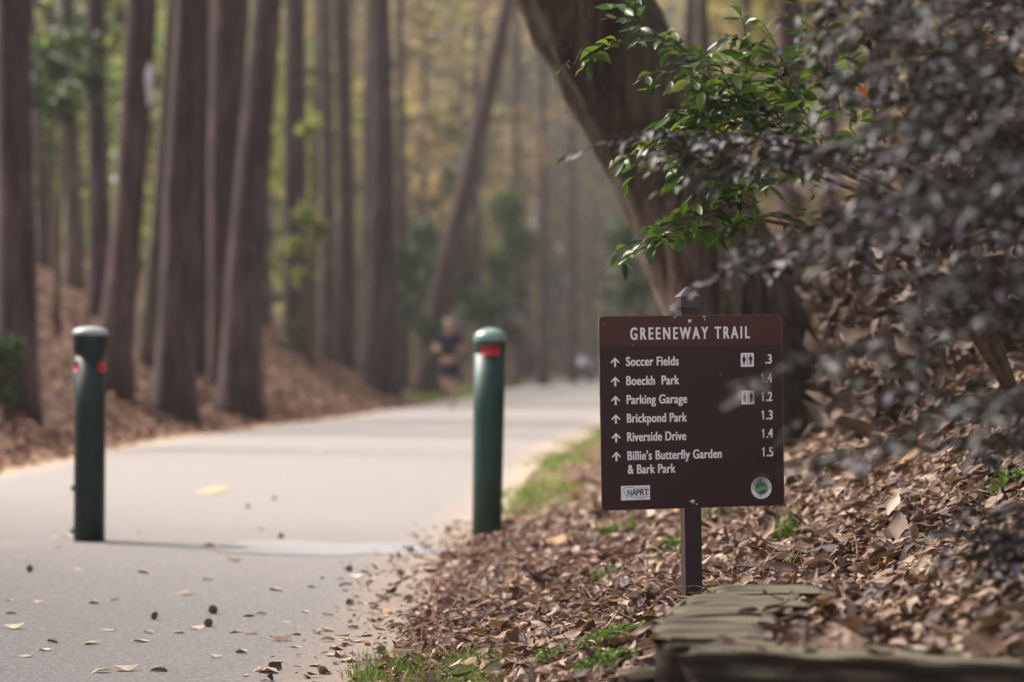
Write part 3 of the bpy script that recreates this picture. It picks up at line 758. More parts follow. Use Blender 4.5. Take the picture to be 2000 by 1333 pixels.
WT = [leaf_template(4, .62, .2, .2, 0, .05, 1.1, s) for s in range(3)]
def weed(label, px, py, rad, n, leaf=.014, h=.05):
    dd = hit(px, py); p = P(px, py, dd); gz = float(max(G(p[0], dd), 0))
    a = rng.uniform(0, 6.28, n); r = np.sqrt(rng.uniform(0, 1, n)) * rad
    lx, ly = np.cos(a) * r, np.sin(a) * r * .8
    lz = G(p[0] + lx, dd + ly) - gz + .012 + h * rng.uniform(0, 1, n) * (1 - .5 * r / rad)
    dirs = np.stack([np.cos(a), np.sin(a), rng.normal(size=n) * .4], 1) + .8 * rng.normal(size=(n, 3))
    V, F = scatter(WT, np.stack([lx, ly, lz], 1), frames(dirs, np.array([0, 0, 1.0]) + .5 * rng.normal(size=(n, 3))), leaf * rng.uniform(.6, 1.4, n))
    root = empty('weed_plant', (p[0], dd, gz))
    obj('foliage', V, F, M['weed'], root)
    parts = []
    for j in range(0, n, max(1, n // 24)):
        q = resample([(lx[j] * .4, ly[j] * .4, float(G(p[0] + lx[j] * .4, dd + ly[j] * .4)) - gz - .005, .0012), (lx[j] * .8, ly[j] * .8, lz[j] * .7, .001), (lx[j], ly[j], lz[j], .0007)], 4)
        parts.append(tube(q[:, :3], q[:, 3], 4))
    V, F = join(parts); obj('stem', V, F, M['weed'], root)
    tag(root, label, 'weed', 'small weeds in the leaf litter')
weed('largest bright weed patch, left of the timber corner', 1195, 1268, .095, 800)
weed('low weed sprigs at the bottom edge left of the timbers', 1180, 1318, .07, 330)
weed('pale weed clump in the litter left of the sign panel bottom', 1195, 1052, .10, 240, .02)
weed('dark leafed weed just left of the sign post', 1310, 1085, .05, 70, .028)
weed('small weed midway down the litter left of the post', 1180, 1140, .05, 60, .018)
weed('upright weed right of the sign post below the panel', 1530, 1068, .04, 90, .024, .10)
weed('weed tucked close against the right of the post', 1395, 1015, .05, 80, .026, .07)
weed('green sprig on the bank right of the sign beside the shrub tips', 1560, 820, .06, 80, .03, .08)
weed('tiny sprig low at the bottom beside the grass tuft', 1080, 1300, .05, 90)
weed('seedling on the right bank under the dark shrub', 1965, 975, .04, 40, .03, .06)
weed('leafy seedlings on the upper bank right of the oak foot', 1720, 610, .22, 120, .05, .22)

# ------------------------------------------------------------------ timber edging
def beam(p0, p1, w, h, z_top, seed, parent):
    """weathered sawn timber from p0 to p1 (x, y of its axis)"""
    r = np.random.default_rng(seed)
    a, b_ = np.array(p0), np.array(p1); L = np.linalg.norm(b_ - a); ang = math.atan2(*(b_ - a)[::-1])
    nl = max(10, int(L / .025))
    prof = []
    cr = .014
    for (cx, cz, s0) in ((w / 2 - cr, -h / 2 + cr, -90), (w / 2 - cr, h / 2 - cr, 0), (-w / 2 + cr, h / 2 - cr, 90), (-w / 2 + cr, -h / 2 + cr, 180)):
        for k in range(4):
            t = math.radians(s0 + 30 * k); prof.append((cx + cr * math.cos(t), cz + cr * math.sin(t)))
    # subdivide long sides
    pr = []
    for i in range(len(prof)):
        q0, q1 = np.array(prof[i]), np.array(prof[(i + 1) % len(prof)])
        m_ = 5 if np.linalg.norm(q1 - q0) > .04 else 1
        for k in range(m_): pr.append(q0 + (q1 - q0) * k / m_)
    pr = np.array(pr); k = len(pr)
    V, F = [], []
    groove = r.normal(size=k) * .0045 - (r.uniform(size=k) < .22) * .015
    jag = [r.normal(size=k) * .012, r.normal(size=k) * .012]
    for i in range(nl + 1):
        x = L * i / nl; e = min(i, nl - i); sh = .93 if e == 0 else (.985 if e == 1 else 1)
        wv = 1 + .012 * math.sin(x * 7 + seed) + .008 * math.sin(x * 17 + seed * 2)
        q = pr * sh * wv
        nn = pr / np.linalg.norm(pr, axis=1, keepdims=True)
        q = q + nn * (groove + .002 * np.sin(x * 31 + np.arange(k) * 1.7))[:, None]
        for jj, (yy, zz) in enumerate(q): V.append((x + (jag[0][jj] if i == 0 else jag[1][jj] if i == nl else 0), yy, zz))
    for i in range(nl):
        for j in range(k):
            F.append((i * k + j, (i + 1) * k + j, (i + 1) * k + (j + 1) % k, i * k + (j + 1) % k))
    F.append(tuple(range(k))); F.append(tuple(range(nl * k, (nl + 1) * k))[::-1])
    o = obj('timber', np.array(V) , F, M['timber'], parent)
    o.location = (a[0] - parent.location[0], a[1] - parent.location[1], z_top - h / 2 - parent.location[2]); o.rotation_euler = (0, 0, ang)
    return o
edging = empty('timber_edging', (.33, 4.6, 0))
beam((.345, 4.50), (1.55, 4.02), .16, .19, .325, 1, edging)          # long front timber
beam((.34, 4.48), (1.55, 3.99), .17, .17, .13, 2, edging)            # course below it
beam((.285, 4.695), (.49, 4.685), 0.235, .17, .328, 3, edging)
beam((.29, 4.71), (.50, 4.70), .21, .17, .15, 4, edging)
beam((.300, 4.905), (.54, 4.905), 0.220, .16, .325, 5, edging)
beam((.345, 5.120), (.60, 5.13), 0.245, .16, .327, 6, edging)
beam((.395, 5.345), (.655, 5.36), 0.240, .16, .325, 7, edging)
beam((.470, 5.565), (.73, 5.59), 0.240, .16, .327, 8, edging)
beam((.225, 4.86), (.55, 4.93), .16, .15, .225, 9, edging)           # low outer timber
tag(edging, 'mossy weathered timber edging curving round the leaf bed at lower right', 'garden edging')

# ------------------------------------------------------------------ trail sign
SD = 6.58
foot = P(1360, 1165, SD)
ang = math.radians(13.6)
H_P, W_P = .523, .520
cen = P(1352, 804.5, SD)
gz = float(G(cen[0], SD))
sign = empty('trail_sign', (cen[0] + .008, SD, gz - .02), (0, math.radians(-.85), -ang * -1 if False else 0))
sign.rotation_euler = (0, math.radians(-.85), ang)
zc = cen[2] - (gz - .02)              # panel centre above the sign's foot
def rbox(name, w, dep, h, material, parent, loc, bev=.003, seg=2):
    bm = bmesh.new(); bmesh.ops.create_cube(bm, size=1)
    for v_ in bm.verts: v_.co = Vector((v_.co.x * w, v_.co.y * dep, v_.co.z * h))
    bmesh.ops.bevel(bm, geom=bm.edges[:], offset=bev, segments=seg, affect='EDGES')
    o = obj_bm(name, bm, material, parent); o.location = loc; return o
PW = .047
rbox('post', PW, PW, .46 + zc + .26 + .055, M['post'], sign, (0, PW / 2 + .003, (zc + .26 + .055 - .46) / 2), .004)
# pyramid cap
bm = bmesh.new()
zt = zc + .283
rings = [(.0275, 0), (.0275, .028), (.0292, .0295), (.0285, .0315), (.0035, .058), (.0, .0595)]
vs = []
for r_, z_ in rings[:-1]:
    vs.append([bm.verts.new((sx * r_, sy * r_, z_)) for sx, sy in ((-1, -1), (1, -1), (1, 1), (-1, 1))])
for a_, b_ in zip(vs, vs[1:]):
    for i in range(4): bm.faces.new((a_[i], a_[(i + 1) % 4], b_[(i + 1) % 4], b_[i]))
bm.faces.new(vs[0][::-1]); bm.faces.new(vs[-1])
bmesh.ops.bevel(bm, geom=[e for e in bm.edges if abs(e.verts[0].co.z - e.verts[1].co.z) > .003], offset=.0016, segments=2, affect='EDGES')
o = obj_bm('post_cap', bm, M['capm'], sign); o.location = (0, PW / 2 + .003, zt)

def rounded(w, h, r, n=6):
    pts = []
    for cx, cz, a0 in ((w / 2 - r, -h / 2 + r, -90), (w / 2 - r, h / 2 - r, 0), (-w / 2 + r, h / 2 - r, 90), (-w / 2 + r, -h / 2 + r, 180)):
        for k in range(n + 1):
            t = math.radians(a0 + 90 * k / n); pts.append((cx + r * math.cos(t), cz + r * math.sin(t)))
    return pts
def plate(name, outline, y0, y1, material, parent, loc=(0, 0, 0)):
    n = len(outline)
    V = [(x, y0, z) for x, z in outline] + [(x, y1, z) for x, z in outline]
    F = [tuple(range(n)), tuple(range(n, 2 * n))[::-1]] + [(i, i + n, (i + 1) % n + n, (i + 1) % n) for i in range(n)]
    return obj(name, V, F, material, parent, smooth=False, loc=loc)
panel = plate('panel', rounded(W_P, H_P, .010), -.0015, .0015, M['sign'], sign, (0, 0, zc))
# worn metal rim showing along the panel's cut edge
ro, ri = rounded(W_P + .0012, H_P + .0012, .0105), rounded(W_P - .0008, H_P - .0008, .0098)
n = len(ro)
V = [(x, -.0019, z) for x, z in ro] + [(x, -.0019, z) for x, z in ri] + [(x, .0019, z) for x, z in ro] + [(x, .0019, z) for x, z in ri]
F = []
for i in range(n):
    j = (i + 1) % n
    F += [(i, j, n + j, n + i), (2 * n + i, 3 * n + i, 3 * n + j, 2 * n + j), (i, 2 * n + i, 2 * n + j, j)]
obj('panel_rim', V, F, M['sign_edge'], panel, smooth=False)
K = W_P / 363.5                       # metres per photograph pixel on the panel
def U(px): return (px - 181.75) * K
def W_(py): return H_P / 2 - py * (H_P / 374.0)
hb = [(x, z) for x, z in rounded(W_P - .001, .0826, .0095)]
hb = [(x, z if z > 0 else max(z, -.0413)) for x, z in hb]
# header band: rounded above, square below
hw = W_P / 2 - .0006; top = H_P / 2 - .0006; bot = W_(59)
ol = [(-hw, bot), (hw, bot)]
for cx, a0 in ((hw - .0095, 0), (-hw + .0095, 90)):
    for k in range(7):
        t = math.radians(a0 + 15 * k); ol.append((cx + .0095 * math.cos(t), top - .0095 + .0095 * math.sin(t)))
plate('header_band', ol, -.0021, -.0016, M['sign_head'], panel)

_cap = {}
def glyphs(body, bold, xs, space=1.0):
    cu = bpy.data.curves.new('txt', 'FONT'); cu.body = body; cu.size = 1.0; cu.space_character = space
    ob = bpy.data.objects.new('txt', cu); COL.objects.link(ob)
    dg = bpy.context.evaluated_depsgraph_get()
    c2 = ob.to_curve(dg).copy()
    for sp in c2.splines:
        for bp in sp.bezier_points:
            for h_ in ('handle_left_type', 'handle_right_type'): setattr(bp, h_, 'FREE')
        for bp in sp.bezier_points:
            l, c_, r = bp.handle_left.copy(), bp.co.copy(), bp.handle_right.copy()
            l.x *= xs; c_.x *= xs; r.x *= xs
            bp.handle_left = l; bp.co = c_; bp.handle_right = r
        for q in sp.points: q.co.x *= xs
    c2.dimensions = '2D'; c2.fill_mode = 'BOTH'; c2.extrude = 0; c2.bevel_depth = 0; c2.resolution_u = 5
    ob2 = bpy.data.objects.new('txt', c2); COL.objects.link(ob2)
    bpy.context.view_layer.update(); dg = bpy.context.evaluated_depsgraph_get()
    me = bpy.data.meshes.new_from_object(ob2.evaluated_get(dg))
    ob.to_curve_clear()
    for q in (ob, ob2): bpy.data.objects.remove(q)
    return me
def cap_h(bold):
    if bold not in _cap:
        me = glyphs('H', bold, 1.0); z = [v_.co.y for v_ in me.vertices]; _cap[bold] = (min(z), max(z) - min(z))
    return _cap[bold]
def text(name, body, x0, x1, base, cap, material, parent, y, bold=.028, xs=.62, space=1.0, align='L'):
    """text filling x0..x1 (or right-aligned to x1), standing on height base"""
    me = glyphs(body, bold, xs, space)
    lo, ch = cap_h(bold); k = cap / ch
    co = np.array([v_.co for v_ in me.vertices])
    a, b_ = co[:, 0].min(), co[:, 0].max()
    kx = (x1 - x0) / (b_ - a)
    e = bold * cap * .62; kx = (x1 - x0 - 2 * e) / (b_ - a)
    fs = [tuple(p.vertices) for p in me.polygons]; V, F = [], []
    offs = [(q * e, g * e * .42) for g in ((-1, 1) if bold else (0,)) for q in ((-1, -.5, 0, .5, 1) if bold else (0,))]
    for i, (ox, oz) in enumerate(offs):
        b0_ = len(V); V += [(x0 + e + (c_[0] - a) * kx + ox, y - i * 3e-5, base + (c_[1] - lo) * k * (1 - .84 * e / cap if False else 1) + oz) for c_ in co]
        F += [tuple(q + b0_ for q in f_) for f_ in fs]
    return obj(name, V, F, material, parent, smooth=False)
YF = -.0024
text('heading', 'GREENEWAY TRAIL', U(60.5), U(299), W_(45.3), 22.3 * K, M['white'], panel, YF - .0003, .060, .60, 1.42)
rows = [('Soccer Fields', 104.5, 96, '.3', 13.2, True), ('Boeckh  Park', 104.8, 133, '1.4', 22.7, False), ('Parking Garage', 120, 169.5, '1.2', 22.7, True),
        ('Brickpond Park', 119, 205.5, '1.3', 22.7, False), ('Riverside Drive', 117, 241.5, '1.4', 22.7, False), ("Billie's Butterfly Garden", 187.5, 277.8, '1.5', 22.7, False), ('& Bark Park', 95, 304.2, None, 0, False)]
for body, w, y, num, nw, icon in rows:
    text('destination', body, U(51.5), U(51.5 + w), W_(y), 16.6 * K, M['white'], panel, YF, .066, .60, 1.06)
    if num is None: continue
    x1_ = U(342.5 - nw)
    dt = text('distance', num.lstrip('1'), U(342.5 - (13.2 if nw > 14 else nw)), U(342.5), W_(y - .6), 17.2 * K, M['white'], panel, YF, .062, .62)
    if num[0] == '1':
        one_ = [(2.4, 0), (5.0, 0), (5.0, 17.2), (3.0, 17.2), (.1, 14.2), (.1, 11.8), (2.4, 13.6)]
        obj('digit', [(x1_ + a * K, YF, W_(y - .6) + b_ * K) for a, b_ in one_], [(0, 1, 2, 6), (2, 3, 4, 5, 6)], M['white'], dt, smooth=False)
    # arrow pointing up
    cx, tp = U(30), W_(y - 16.8); sc_ = K
    hd = [(0, 0), (9, -9.2), (7.0, -11.2), (2.0, -6.3), (2.0, -18.2), (-2.0, -18.2), (-2.0, -6.3), (-7.0, -11.2), (-9, -9.2)]
    V = [(cx + a * sc_, YF, tp + b_ * sc_) for a, b_ in hd]
    obj('arrow', V, [(0, 8, 7, 3) if False else (0, 8, 7, 6, 3, 2, 1), (6, 5, 4, 3)], M['white'], panel, smooth=False)
    if icon:
        ic = plate('restroom_symbol', [(x + U(293), z + W_(y - 8.3)) for x, z in rounded(26.5 * K, 26.5 * K, 2.2 * K)], YF, YF + .0003, M['white'], panel)
        def fig(cx, female):
            cz = W_(y - 8.3); parts = []
            th = np.linspace(0, 2 * np.pi, 14, endpoint=False)
            parts.append([(cx + 1.55 * K * math.cos(t), cz + 8.2 * K + 1.7 * K * math.sin(t)) for t in th])
            if female: body_ = [(-1.4, 6), (1.4, 6), (2.4, 5), (4.2, -.6), (3.2, -1), (2.2, 1.6), (3.3, -3.6), (1.9, -3.6), (1.9, -9), (.4, -9), (.4, -3.6), (-.4, -3.6), (-.4, -9), (-1.9, -9), (-1.9, -3.6), (-3.3, -3.6), (-2.2, 1.6), (-3.2, -1), (-4.2, -.6), (-2.4, 5)]
            else: body_ = [(-2.4, 6), (2.4, 6), (3.6, 5), (3.6, -1.2), (2.5, -1.2), (2.5, 3.2), (2.2, 3.2), (2.2, -9), (.3, -9), (.3, -1.6), (-.3, -1.6), (-.3, -9), (-2.2, -9), (-2.2, 3.2), (-2.5, 3.2), (-2.5, -1.2), (-3.6, -1.2), (-3.6, 5)]
            parts.append([(cx + a * K, cz + b_ * K) for a, b_ in body_])
            return parts
        polys = fig(U(293 - 6.6), True) + fig(U(293 + 6.6), False)
        polys.append([(U(293) - .45 * K, W_(y - 8.3) - 11 * K), (U(293) + .45 * K, W_(y - 8.3) - 11 * K), (U(293) + .45 * K, W_(y - 8.3) + 11 * K), (U(293) - .45 * K, W_(y - 8.3) + 11 * K)])
        V, F = [], []
        for pl in polys:
            F.append(tuple(range(len(V), len(V) + len(pl)))); V += [(x, YF - .0004, z) for x, z in pl]
        o = obj('pictogram', V, F, M['sign'], panel, smooth=False)

# stickers
def poly(name, pts, y, material, parent): return obj(name, [(x, y, z) for x, z in pts], [tuple(range(len(pts)))], material, parent, smooth=False)
def stroke(name, pts, w, y, material, parent, closed=False):
    pts = [np.array(p) for p in pts]; V, F = [], []
    n = len(pts); rng_ = range(n if closed else n - 1)
    for i in rng_:
        a, b_ = pts[i], pts[(i + 1) % n]; t = (b_ - a) / max(1e-9, np.linalg.norm(b_ - a)); nn = np.array([-t[1], t[0]]) * w / 2; a = a - t * w * .3; b_ = b_ + t * w * .3
        k = len(V); V += [(q[0], y - 1e-6 * i, q[1]) for q in (a - nn, b_ - nn, b_ + nn, a + nn)]; F.append((k, k + 1, k + 2, k + 3))
    return obj(name, V, F, material, parent, smooth=False)
zs = zc
def S(px, py): return (U(px), W_(py))
x0, y0 = 38.0, 327.5                                   # left sticker: 57 x 28 px
st = plate('rectangular_sticker', [(U(x0), W_(y0 + 28)), (U(x0 + 57), W_(y0 + 28)), (U(x0 + 57), W_(y0)), (U(x0), W_(y0))], YF + .0003, YF, M['white'], sign, (0, 0, zs)); st['label'] = 'white rectangular sticker with NAPRT letters'
ys = YF - .0004
text('sticker_letters', 'NA', U(x0 + 12.5), U(x0 + 30), W_(y0 + 19), 11.2 * K, M['green_ink'], st, ys, .05, .8)
text('sticker_letters', 'PRT', U(x0 + 30), U(x0 + 54.5), W_(y0 + 19), 11.2 * K, M['navy_ink'], st, ys, .06, .8)
text('sticker_small_print', 'NORTH AUGUSTA SC', U(x0 + 28), U(x0 + 54), W_(y0 + 6.2), 2.0 * K, M['navy_ink'], st, ys, .0, .8)
text('sticker_small_print', 'PARKS, RECREATION', U(x0 + 20.5), U(x0 + 54.5), W_(y0 + 23.2), 2.0 * K, M['navy_ink'], st, ys, .0, .8)
text('sticker_small_print', '& TOURISM', U(x0 + 29), U(x0 + 47), W_(y0 + 26.6), 2.0 * K, M['navy_ink'], st, ys, .0, .8)
mp = [(4, 5.5), (8, 4.2), (11, 3.2), (14, 3.5), (16, 4), (20, 3), (23, 3.2), (26, 5.5), (28, 8), (27, 12), (25, 16), (22, 19), (19, 22.5)]
stroke('map_outline', [S(x0 + a, y0 + b_) for a, b_ in mp], .8 * K, ys + .0001, M['black_ink'], st)
mp2 = [(3, 8.2), (4.5, 11), (7, 12), (7.5, 15), (10, 16.5), (10.5, 19), (12.5, 20.5), (13.5, 22.8)]
stroke('map_outline', [S(x0 + a, y0 + b_) for a, b_ in mp2], .8 * K, ys + .0001, M['black_ink'], st)
cx, cz = U(317.5), W_(339)
def disc(r, n=40, cx=cx, cz=cz): return [(cx + r * K * math.cos(t), cz + r * K * math.sin(t)) for t in np.linspace(0, 2 * np.pi, n, endpoint=False)]
st = plate('round_sticker', disc(20.8), YF + .0003, YF, M['white'], sign, (0, 0, zs)); st['label'] = 'round white sticker with blue and green hill emblem'
poly('emblem_ring', disc(13.8), YF - .0003, M['lime_ink'], st)
poly('emblem_sky', disc(11.0), YF - .0006, M['blue_ink'], st)
hill = [(-10.6, -3), (-8, 1.5), (-3, 3.2), (2, 4.2), (6, 3.6), (9.5, 1.5), (10.7, -1.6), (4, -3.6), (-2, -4.6), (-6, -7.5), (-8, -7.4)]
poly('emblem_hill', [(cx + a * K, cz + b_ * K) for a, b_ in hill], YF - .0009, M['lime_ink'], st)
poly('emblem_figure', [(cx + a * K, cz + b_ * K) for a, b_ in ((.4, -.4), (1.4, -.4), (1.4, 4.8), (.4, 4.8))], YF - .0012, M['black_ink'], st)
poly('emblem_root', [(cx + a * K, cz + b_ * K) for a, b_ in ((-4, -13), (1, -13.4), (-.5, -15), (.5, -17.4), (-1.6, -15.6), (-3.4, -17.4), (-3.3, -15.2), (-6, -16.6))], YF - .0006, M['lime_ink'], st)
word = 'FRIENDSOFTHEGREENEWAY.ORG'
GL = {}
V, F = [], []
for i, ch in enumerate(word):
    if ch not in GL:
        me = glyphs(ch, .0, .62); co = np.array([v_.co for v_ in me.vertices]); co[:, 0] -= (co[:, 0].min() + co[:, 0].max()) / 2
        GL[ch] = (co, [tuple(p.vertices) for p in me.polygons])
    co, fs = GL[ch]; a = math.radians(186 - 192 * i / (len(word) - 1)); k = 4.4 * K / .73
    r_ = 14.9 * K + co[:, 1] * k; off = co[:, 0] * k
    px_ = cx + math.cos(a) * r_ + math.sin(a) * off; pz_ = cz + math.sin(a) * r_ - math.cos(a) * off
    b0_ = len(V); V += [(x_, YF - .0003, z_) for x_, z_ in zip(px_, pz_)]; F += [tuple(q + b0_ for q in f_) for f_ in fs]
obj('sticker_letters', V, F, M['navy_ink'], st, smooth=False)
# bolts
def bolt(px, py):
    V, F = [], []
    prof = [(.0, -.0062), (.0018, -.006), (.0034, -.0048), (.0042, -.0028), (.0044, -.0012), (.006, -.001), (.0062, .0002)]
    n = 20
    for r_, y in prof:
        for k in range(n):
            t = 2 * math.pi * k / n; V.append((r_ * math.cos(t), y, r_ * math.sin(t)))
    for i in range(len(prof) - 1):
        for k in range(n): F.append((i * n + k, i * n + (k + 1) % n, (i + 1) * n + (k + 1) % n, (i + 1) * n + k))
    o = obj('bolt', V, F, M['steel'], sign); o.location = (U(px), -.0018, zc + W_(py)); return o
bolt(179.5, 11.5); bolt(180.5, 362)
# chips of paint off the panel
chips = [(150, 3, 2.0, .9), (208, 2.2, 3.4, 1.1), (209, 8, 1.0, 1.6), (187.5, 366.8, 1.8, 1.3), (175, 361, 1.2, 1.4), (8, 15, .8, .6), (238, 115, .9, .9), (65, 56, .7, .6)]
for (a, b_, rx_, ry_) in chips:
    V, F, k = [], [], 0
    for j in range(8):
        t = 2 * math.pi * j / 8; q = 1 + .3 * math.sin(3 * t + a); V.append((U(a + rx_ * q * math.cos(t)), YF - .0001, W_(b_ + ry_ * q * math.sin(t))))
    F.append(tuple(range(k, k + 8))[::-1])
    obj('paint_chip', V, F, M['white'], panel, smooth=False)
tag(sign, 'brown trail sign with white lettering listing six park destinations on square post', 'sign')

# ------------------------------------------------------------------ bollards
def lathe(prof, n=48):
    V, F = [], []
    for r_, z in prof:
        for k in range(n):
            t = 2 * math.pi * k / n; V.append((r_ * math.cos(t), r_ * math.sin(t), z))
    for i in range(len(prof) - 1):
        for k in range(n): F.append((i * n + k, i * n + (k + 1) % n, (i + 1) * n + (k + 1) % n, (i + 1) * n + k))
    F.append(tuple(range(n))[::-1]); F.append(tuple(range((len(prof) - 1) * n, len(prof) * n)))
    return V, F
def reflector(root, rad, z0, z1, mid, half):
    V, F = [], []; n = 14
    for r_ in (rad + .0005, rad + .0028):
        for z in (z0, z1):
            for k in range(n + 1):
                t = mid - half + 2 * half * k / n; V.append((r_ * math.cos(t), r_ * math.sin(t), z))
    m_ = n + 1
    for k in range(n):
        F += [(2 * m_ + k, 2 * m_ + k + 1, 3 * m_ + k + 1, 3 * m_ + k), (k, 2 * m_ + k, 2 * m_ + k + 1, k + 1), (m_ + k, m_ + k + 1, 3 * m_ + k + 1, 3 * m_ + k)]
    F += [(0, m_, 3 * m_, 2 * m_), (n, 2 * m_ + n, 3 * m_ + n, m_ + n)]
    obj('reflector', V, F, M['red'], root)
# left: wide collar and pale dome
p = P(175, 1060, F_PX / ((1060 - 717) / (EYE - .016)))
bl = empty('bollard', (p[0], p[1], .016), (math.radians(.3), math.radians(.25), 0))
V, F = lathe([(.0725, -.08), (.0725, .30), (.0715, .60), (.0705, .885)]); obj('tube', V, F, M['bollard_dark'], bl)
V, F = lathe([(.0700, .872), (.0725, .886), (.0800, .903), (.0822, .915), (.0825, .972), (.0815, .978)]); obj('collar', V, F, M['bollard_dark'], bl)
dome = [(.0840, .9735), (.0845, .979), (.083, .985)] + [(.083 * math.cos(t), .985 + .030 * math.sin(t)) for t in np.linspace(.12, 1.5, 9)]
V, F = lathe(dome); obj('cap', V, F, M['cap_pale'], bl)
for mid in (0, math.pi): reflector(bl, .0710, .80, .85, mid, .88)
rbox('lock_plate', .006, .03, .125, M['steel'], bl, (-.0745, -.006, .73), .002)
for z in (.255, .055): rbox('hinge_lug', .022, .03, .022, M['bollard_dark'], bl, (-.076, 0, z), .004)
tag(bl, 'dark green steel bollard with wide collar and pale top, standing mid path', 'bollard', 'green bollards across the path')
# right: smooth dome, leaning slightly
p = P(951, 1054, F_PX / ((1054 - 717) / (EYE - .01)))
br = empty('bollard', (p[0], p[1], float(max(G(p[0], p[1]), 0)) + .005), (math.radians(.5), math.radians(.9), 0))
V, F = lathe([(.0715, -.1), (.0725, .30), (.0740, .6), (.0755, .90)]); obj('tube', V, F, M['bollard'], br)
V, F = lathe([(.0750, .885), (.0775, .890), (.0778, .944), (.0765, .950)]); obj('collar', V, F, M['bollard'], br)
dome = [(.0785, .946), (.0795, .952), (.0785, .959)] + [(.0785 * math.cos(t), .959 + .050 * math.sin(t)) for t in np.linspace(.1, 1.5, 10)]
V, F = lathe(dome); obj('cap', V, F, M['cap_green'], br)
for mid in (-math.pi / 2, math.pi / 2): reflector(br, .0778, .874, .922, mid, .62)
tag(br, 'green bollard with glossy domed cap and red reflector, at the leafy path edge', 'bollard', 'green bollards across the path')

# ------------------------------------------------------------------ loose leaves, gum balls, sticks on the path
one = []
LP = [leaf_template(6, .40 + .04 * k, (-.09, .07, -.05, .11, -.06, .05)[k], (.2, -.25, .35, .15, -.3, .4)[k], (.5, -.6, .2, -.3, .7, -.2)[k], .25, 1.0, 80 + k) for k in range(6)]
for j, tp in enumerate(LP):
    me = bpy.data.meshes.new('fallen_leaf'); me.from_pydata([tuple(v_) for v_ in tp[0] - [.5, 0, tp[0][:, 2].min()]], [], [tuple(int(i) for i in f_) for f_ in tp[1]])
    me.polygons.foreach_set('use_smooth', np.ones(len(me.polygons), dtype=bool)); one.append(me)
def lm(name, col):
    return simple(name, col, .65, .3, var=.35, vscale=3)
LMATS = [lm('tan_leaf', (.46, .34, .23)), lm('brown_leaf', (.20, .115, .065)), lm('pale_leaf', (.56, .45, .33))]
def on_path(px, py):
    dd = hit(px, py); p = P(px, py, dd); return p[0], dd, float(max(G(p[0], dd), path_z(p[0], dd) if p[0] < Rx(dd) else -1))
leaf_px = [(40, 575), (155, 582), (45, 630), (445, 570), (60, 687), (208, 738), (175, 773), (105, 795), (360, 745), (395, 852), (490, 845), (620, 848), (555, 732), (422, 690), (700, 700), (580, 695), (840, 790), (945, 770), (920, 692), (985, 698), (975, 628), (1022, 620), (1095, 720), (1155, 700), (1155, 745), (1125, 648), (1195, 607), (1275, 680), (1300, 775), (1315, 750), (1400, 722), (1430, 572), (1080, 527), (810, 487), (915, 412), (820, 355), (230, 362), (1450, 475), (1220, 510), (725, 545), (300, 455), (560, 462), (1025, 285), (1340, 715), (1230, 820), (1020, 840), (770, 680), (370, 585), (545, 300), (215, 325), (265, 322), (95, 410), (1390, 470), (1050, 850), (1480, 590), (1500, 620), (1430, 700), (1370, 800)]
special = {(208, 738): 'brown arched leaf, darkest leaf on the lower left of the path', (915, 412): 'brown leaf pair with pale edge between the two bollards on the path', (230, 362): 'reddish leaf on the path just in front of the left bollard',
           (620, 848): 'long pale leaf at the very bottom of the path', (1022, 620): 'small orange brown leaf in the lower middle of the path', (445, 570): 'light tan leaf below the left bollard on bare asphalt'}
for i, (a, b_) in enumerate(leaf_px):
    x, y, z = on_path(a / 2, 900 + b_ / 2)
    me = one[i % 6].copy(); me.name = 'fallen_leaf'
    dark = (a, b_) in ((208, 738), (985, 698), (1095, 720), (230, 362), (915, 412), (1022, 620), (975, 628), (45, 630))
    me.materials.append(LMATS[1 if dark else (0 if i % 2 else 2)])
    o = put(bpy.data.objects.new('fallen_leaf', me)); o.location = (x, y, z + .002)
    k = random.uniform(.036, .066); o.scale = (k, k, k); o.rotation_euler = (random.uniform(-.15, .15), random.uniform(-.15, .15), random.uniform(-.6, .6) + (math.pi if random.random() < .5 else 0))
    tag(o, special.get((a, b_), 'dry tan leaf lying loose on the grey path'), 'leaf', 'dry leaves scattered on the path')

bm = bmesh.new(); bmesh.ops.create_icosphere(bm, subdivisions=2, radius=1.0)
ext = bmesh.ops.extrude_discrete_faces(bm, faces=bm.faces[:])
for f_ in ext['faces']:
    c_ = f_.calc_center_median(); n_ = c_.normalized(); r_ = random.uniform(.25, .42)
    for v_ in f_.verts: v_.co = c_ + (v_.co - c_) * .25 + n_ * r_
ball_me = bpy.data.meshes.new('gum_ball'); bm.to_mesh(ball_me); bm.free()
ball_me.materials.append(simple('gum_ball_brown', (.17, .115, .09), .85, .2, var=.3, vscale=2))
ball_px = [((118, 460), 'dark gum ball alone at the left side of the path below the bollard'), ((833, 617), 'largest gum ball, on the lower middle of the path'), ((605, 642), 'flattened gum ball left of the largest one on the path'),
           ((815, 667), 'gum ball just below the largest one on the path'), ((1098, 320), 'gum ball on the path at the left end of the pale patch'), ((1365, 445), 'left of the two gum balls below the pale patch'),
           ((1563, 460), 'right of the two gum balls below the pale patch, nearest the leaves'), ((970, 202), 'left of the two far gum balls beyond the bollards'), ((1072, 168), 'right of the two far gum balls beyond the bollards'),
           ((1490, 760), 'gum ball at the top left of the grass tuft'), ((1262, 845), 'gum ball at the bottom edge left of the grass tuft'), ((1365, 578), 'small dark gum ball near the right edge of the path'),
           ((1645, 702), 0), ((1685, 732), 0), ((1820, 640), 0), ((1860, 688), 0), ((1905, 685), 0), ((1950, 705), 0), ((2140, 720), 0), ((2200, 640), 0), ((2060, 760), 0), ((2300, 600), 0), ((1760, 560), 0), ((1990, 600), 0), ((2120, 800), 0), ((2080, 540), 0)]
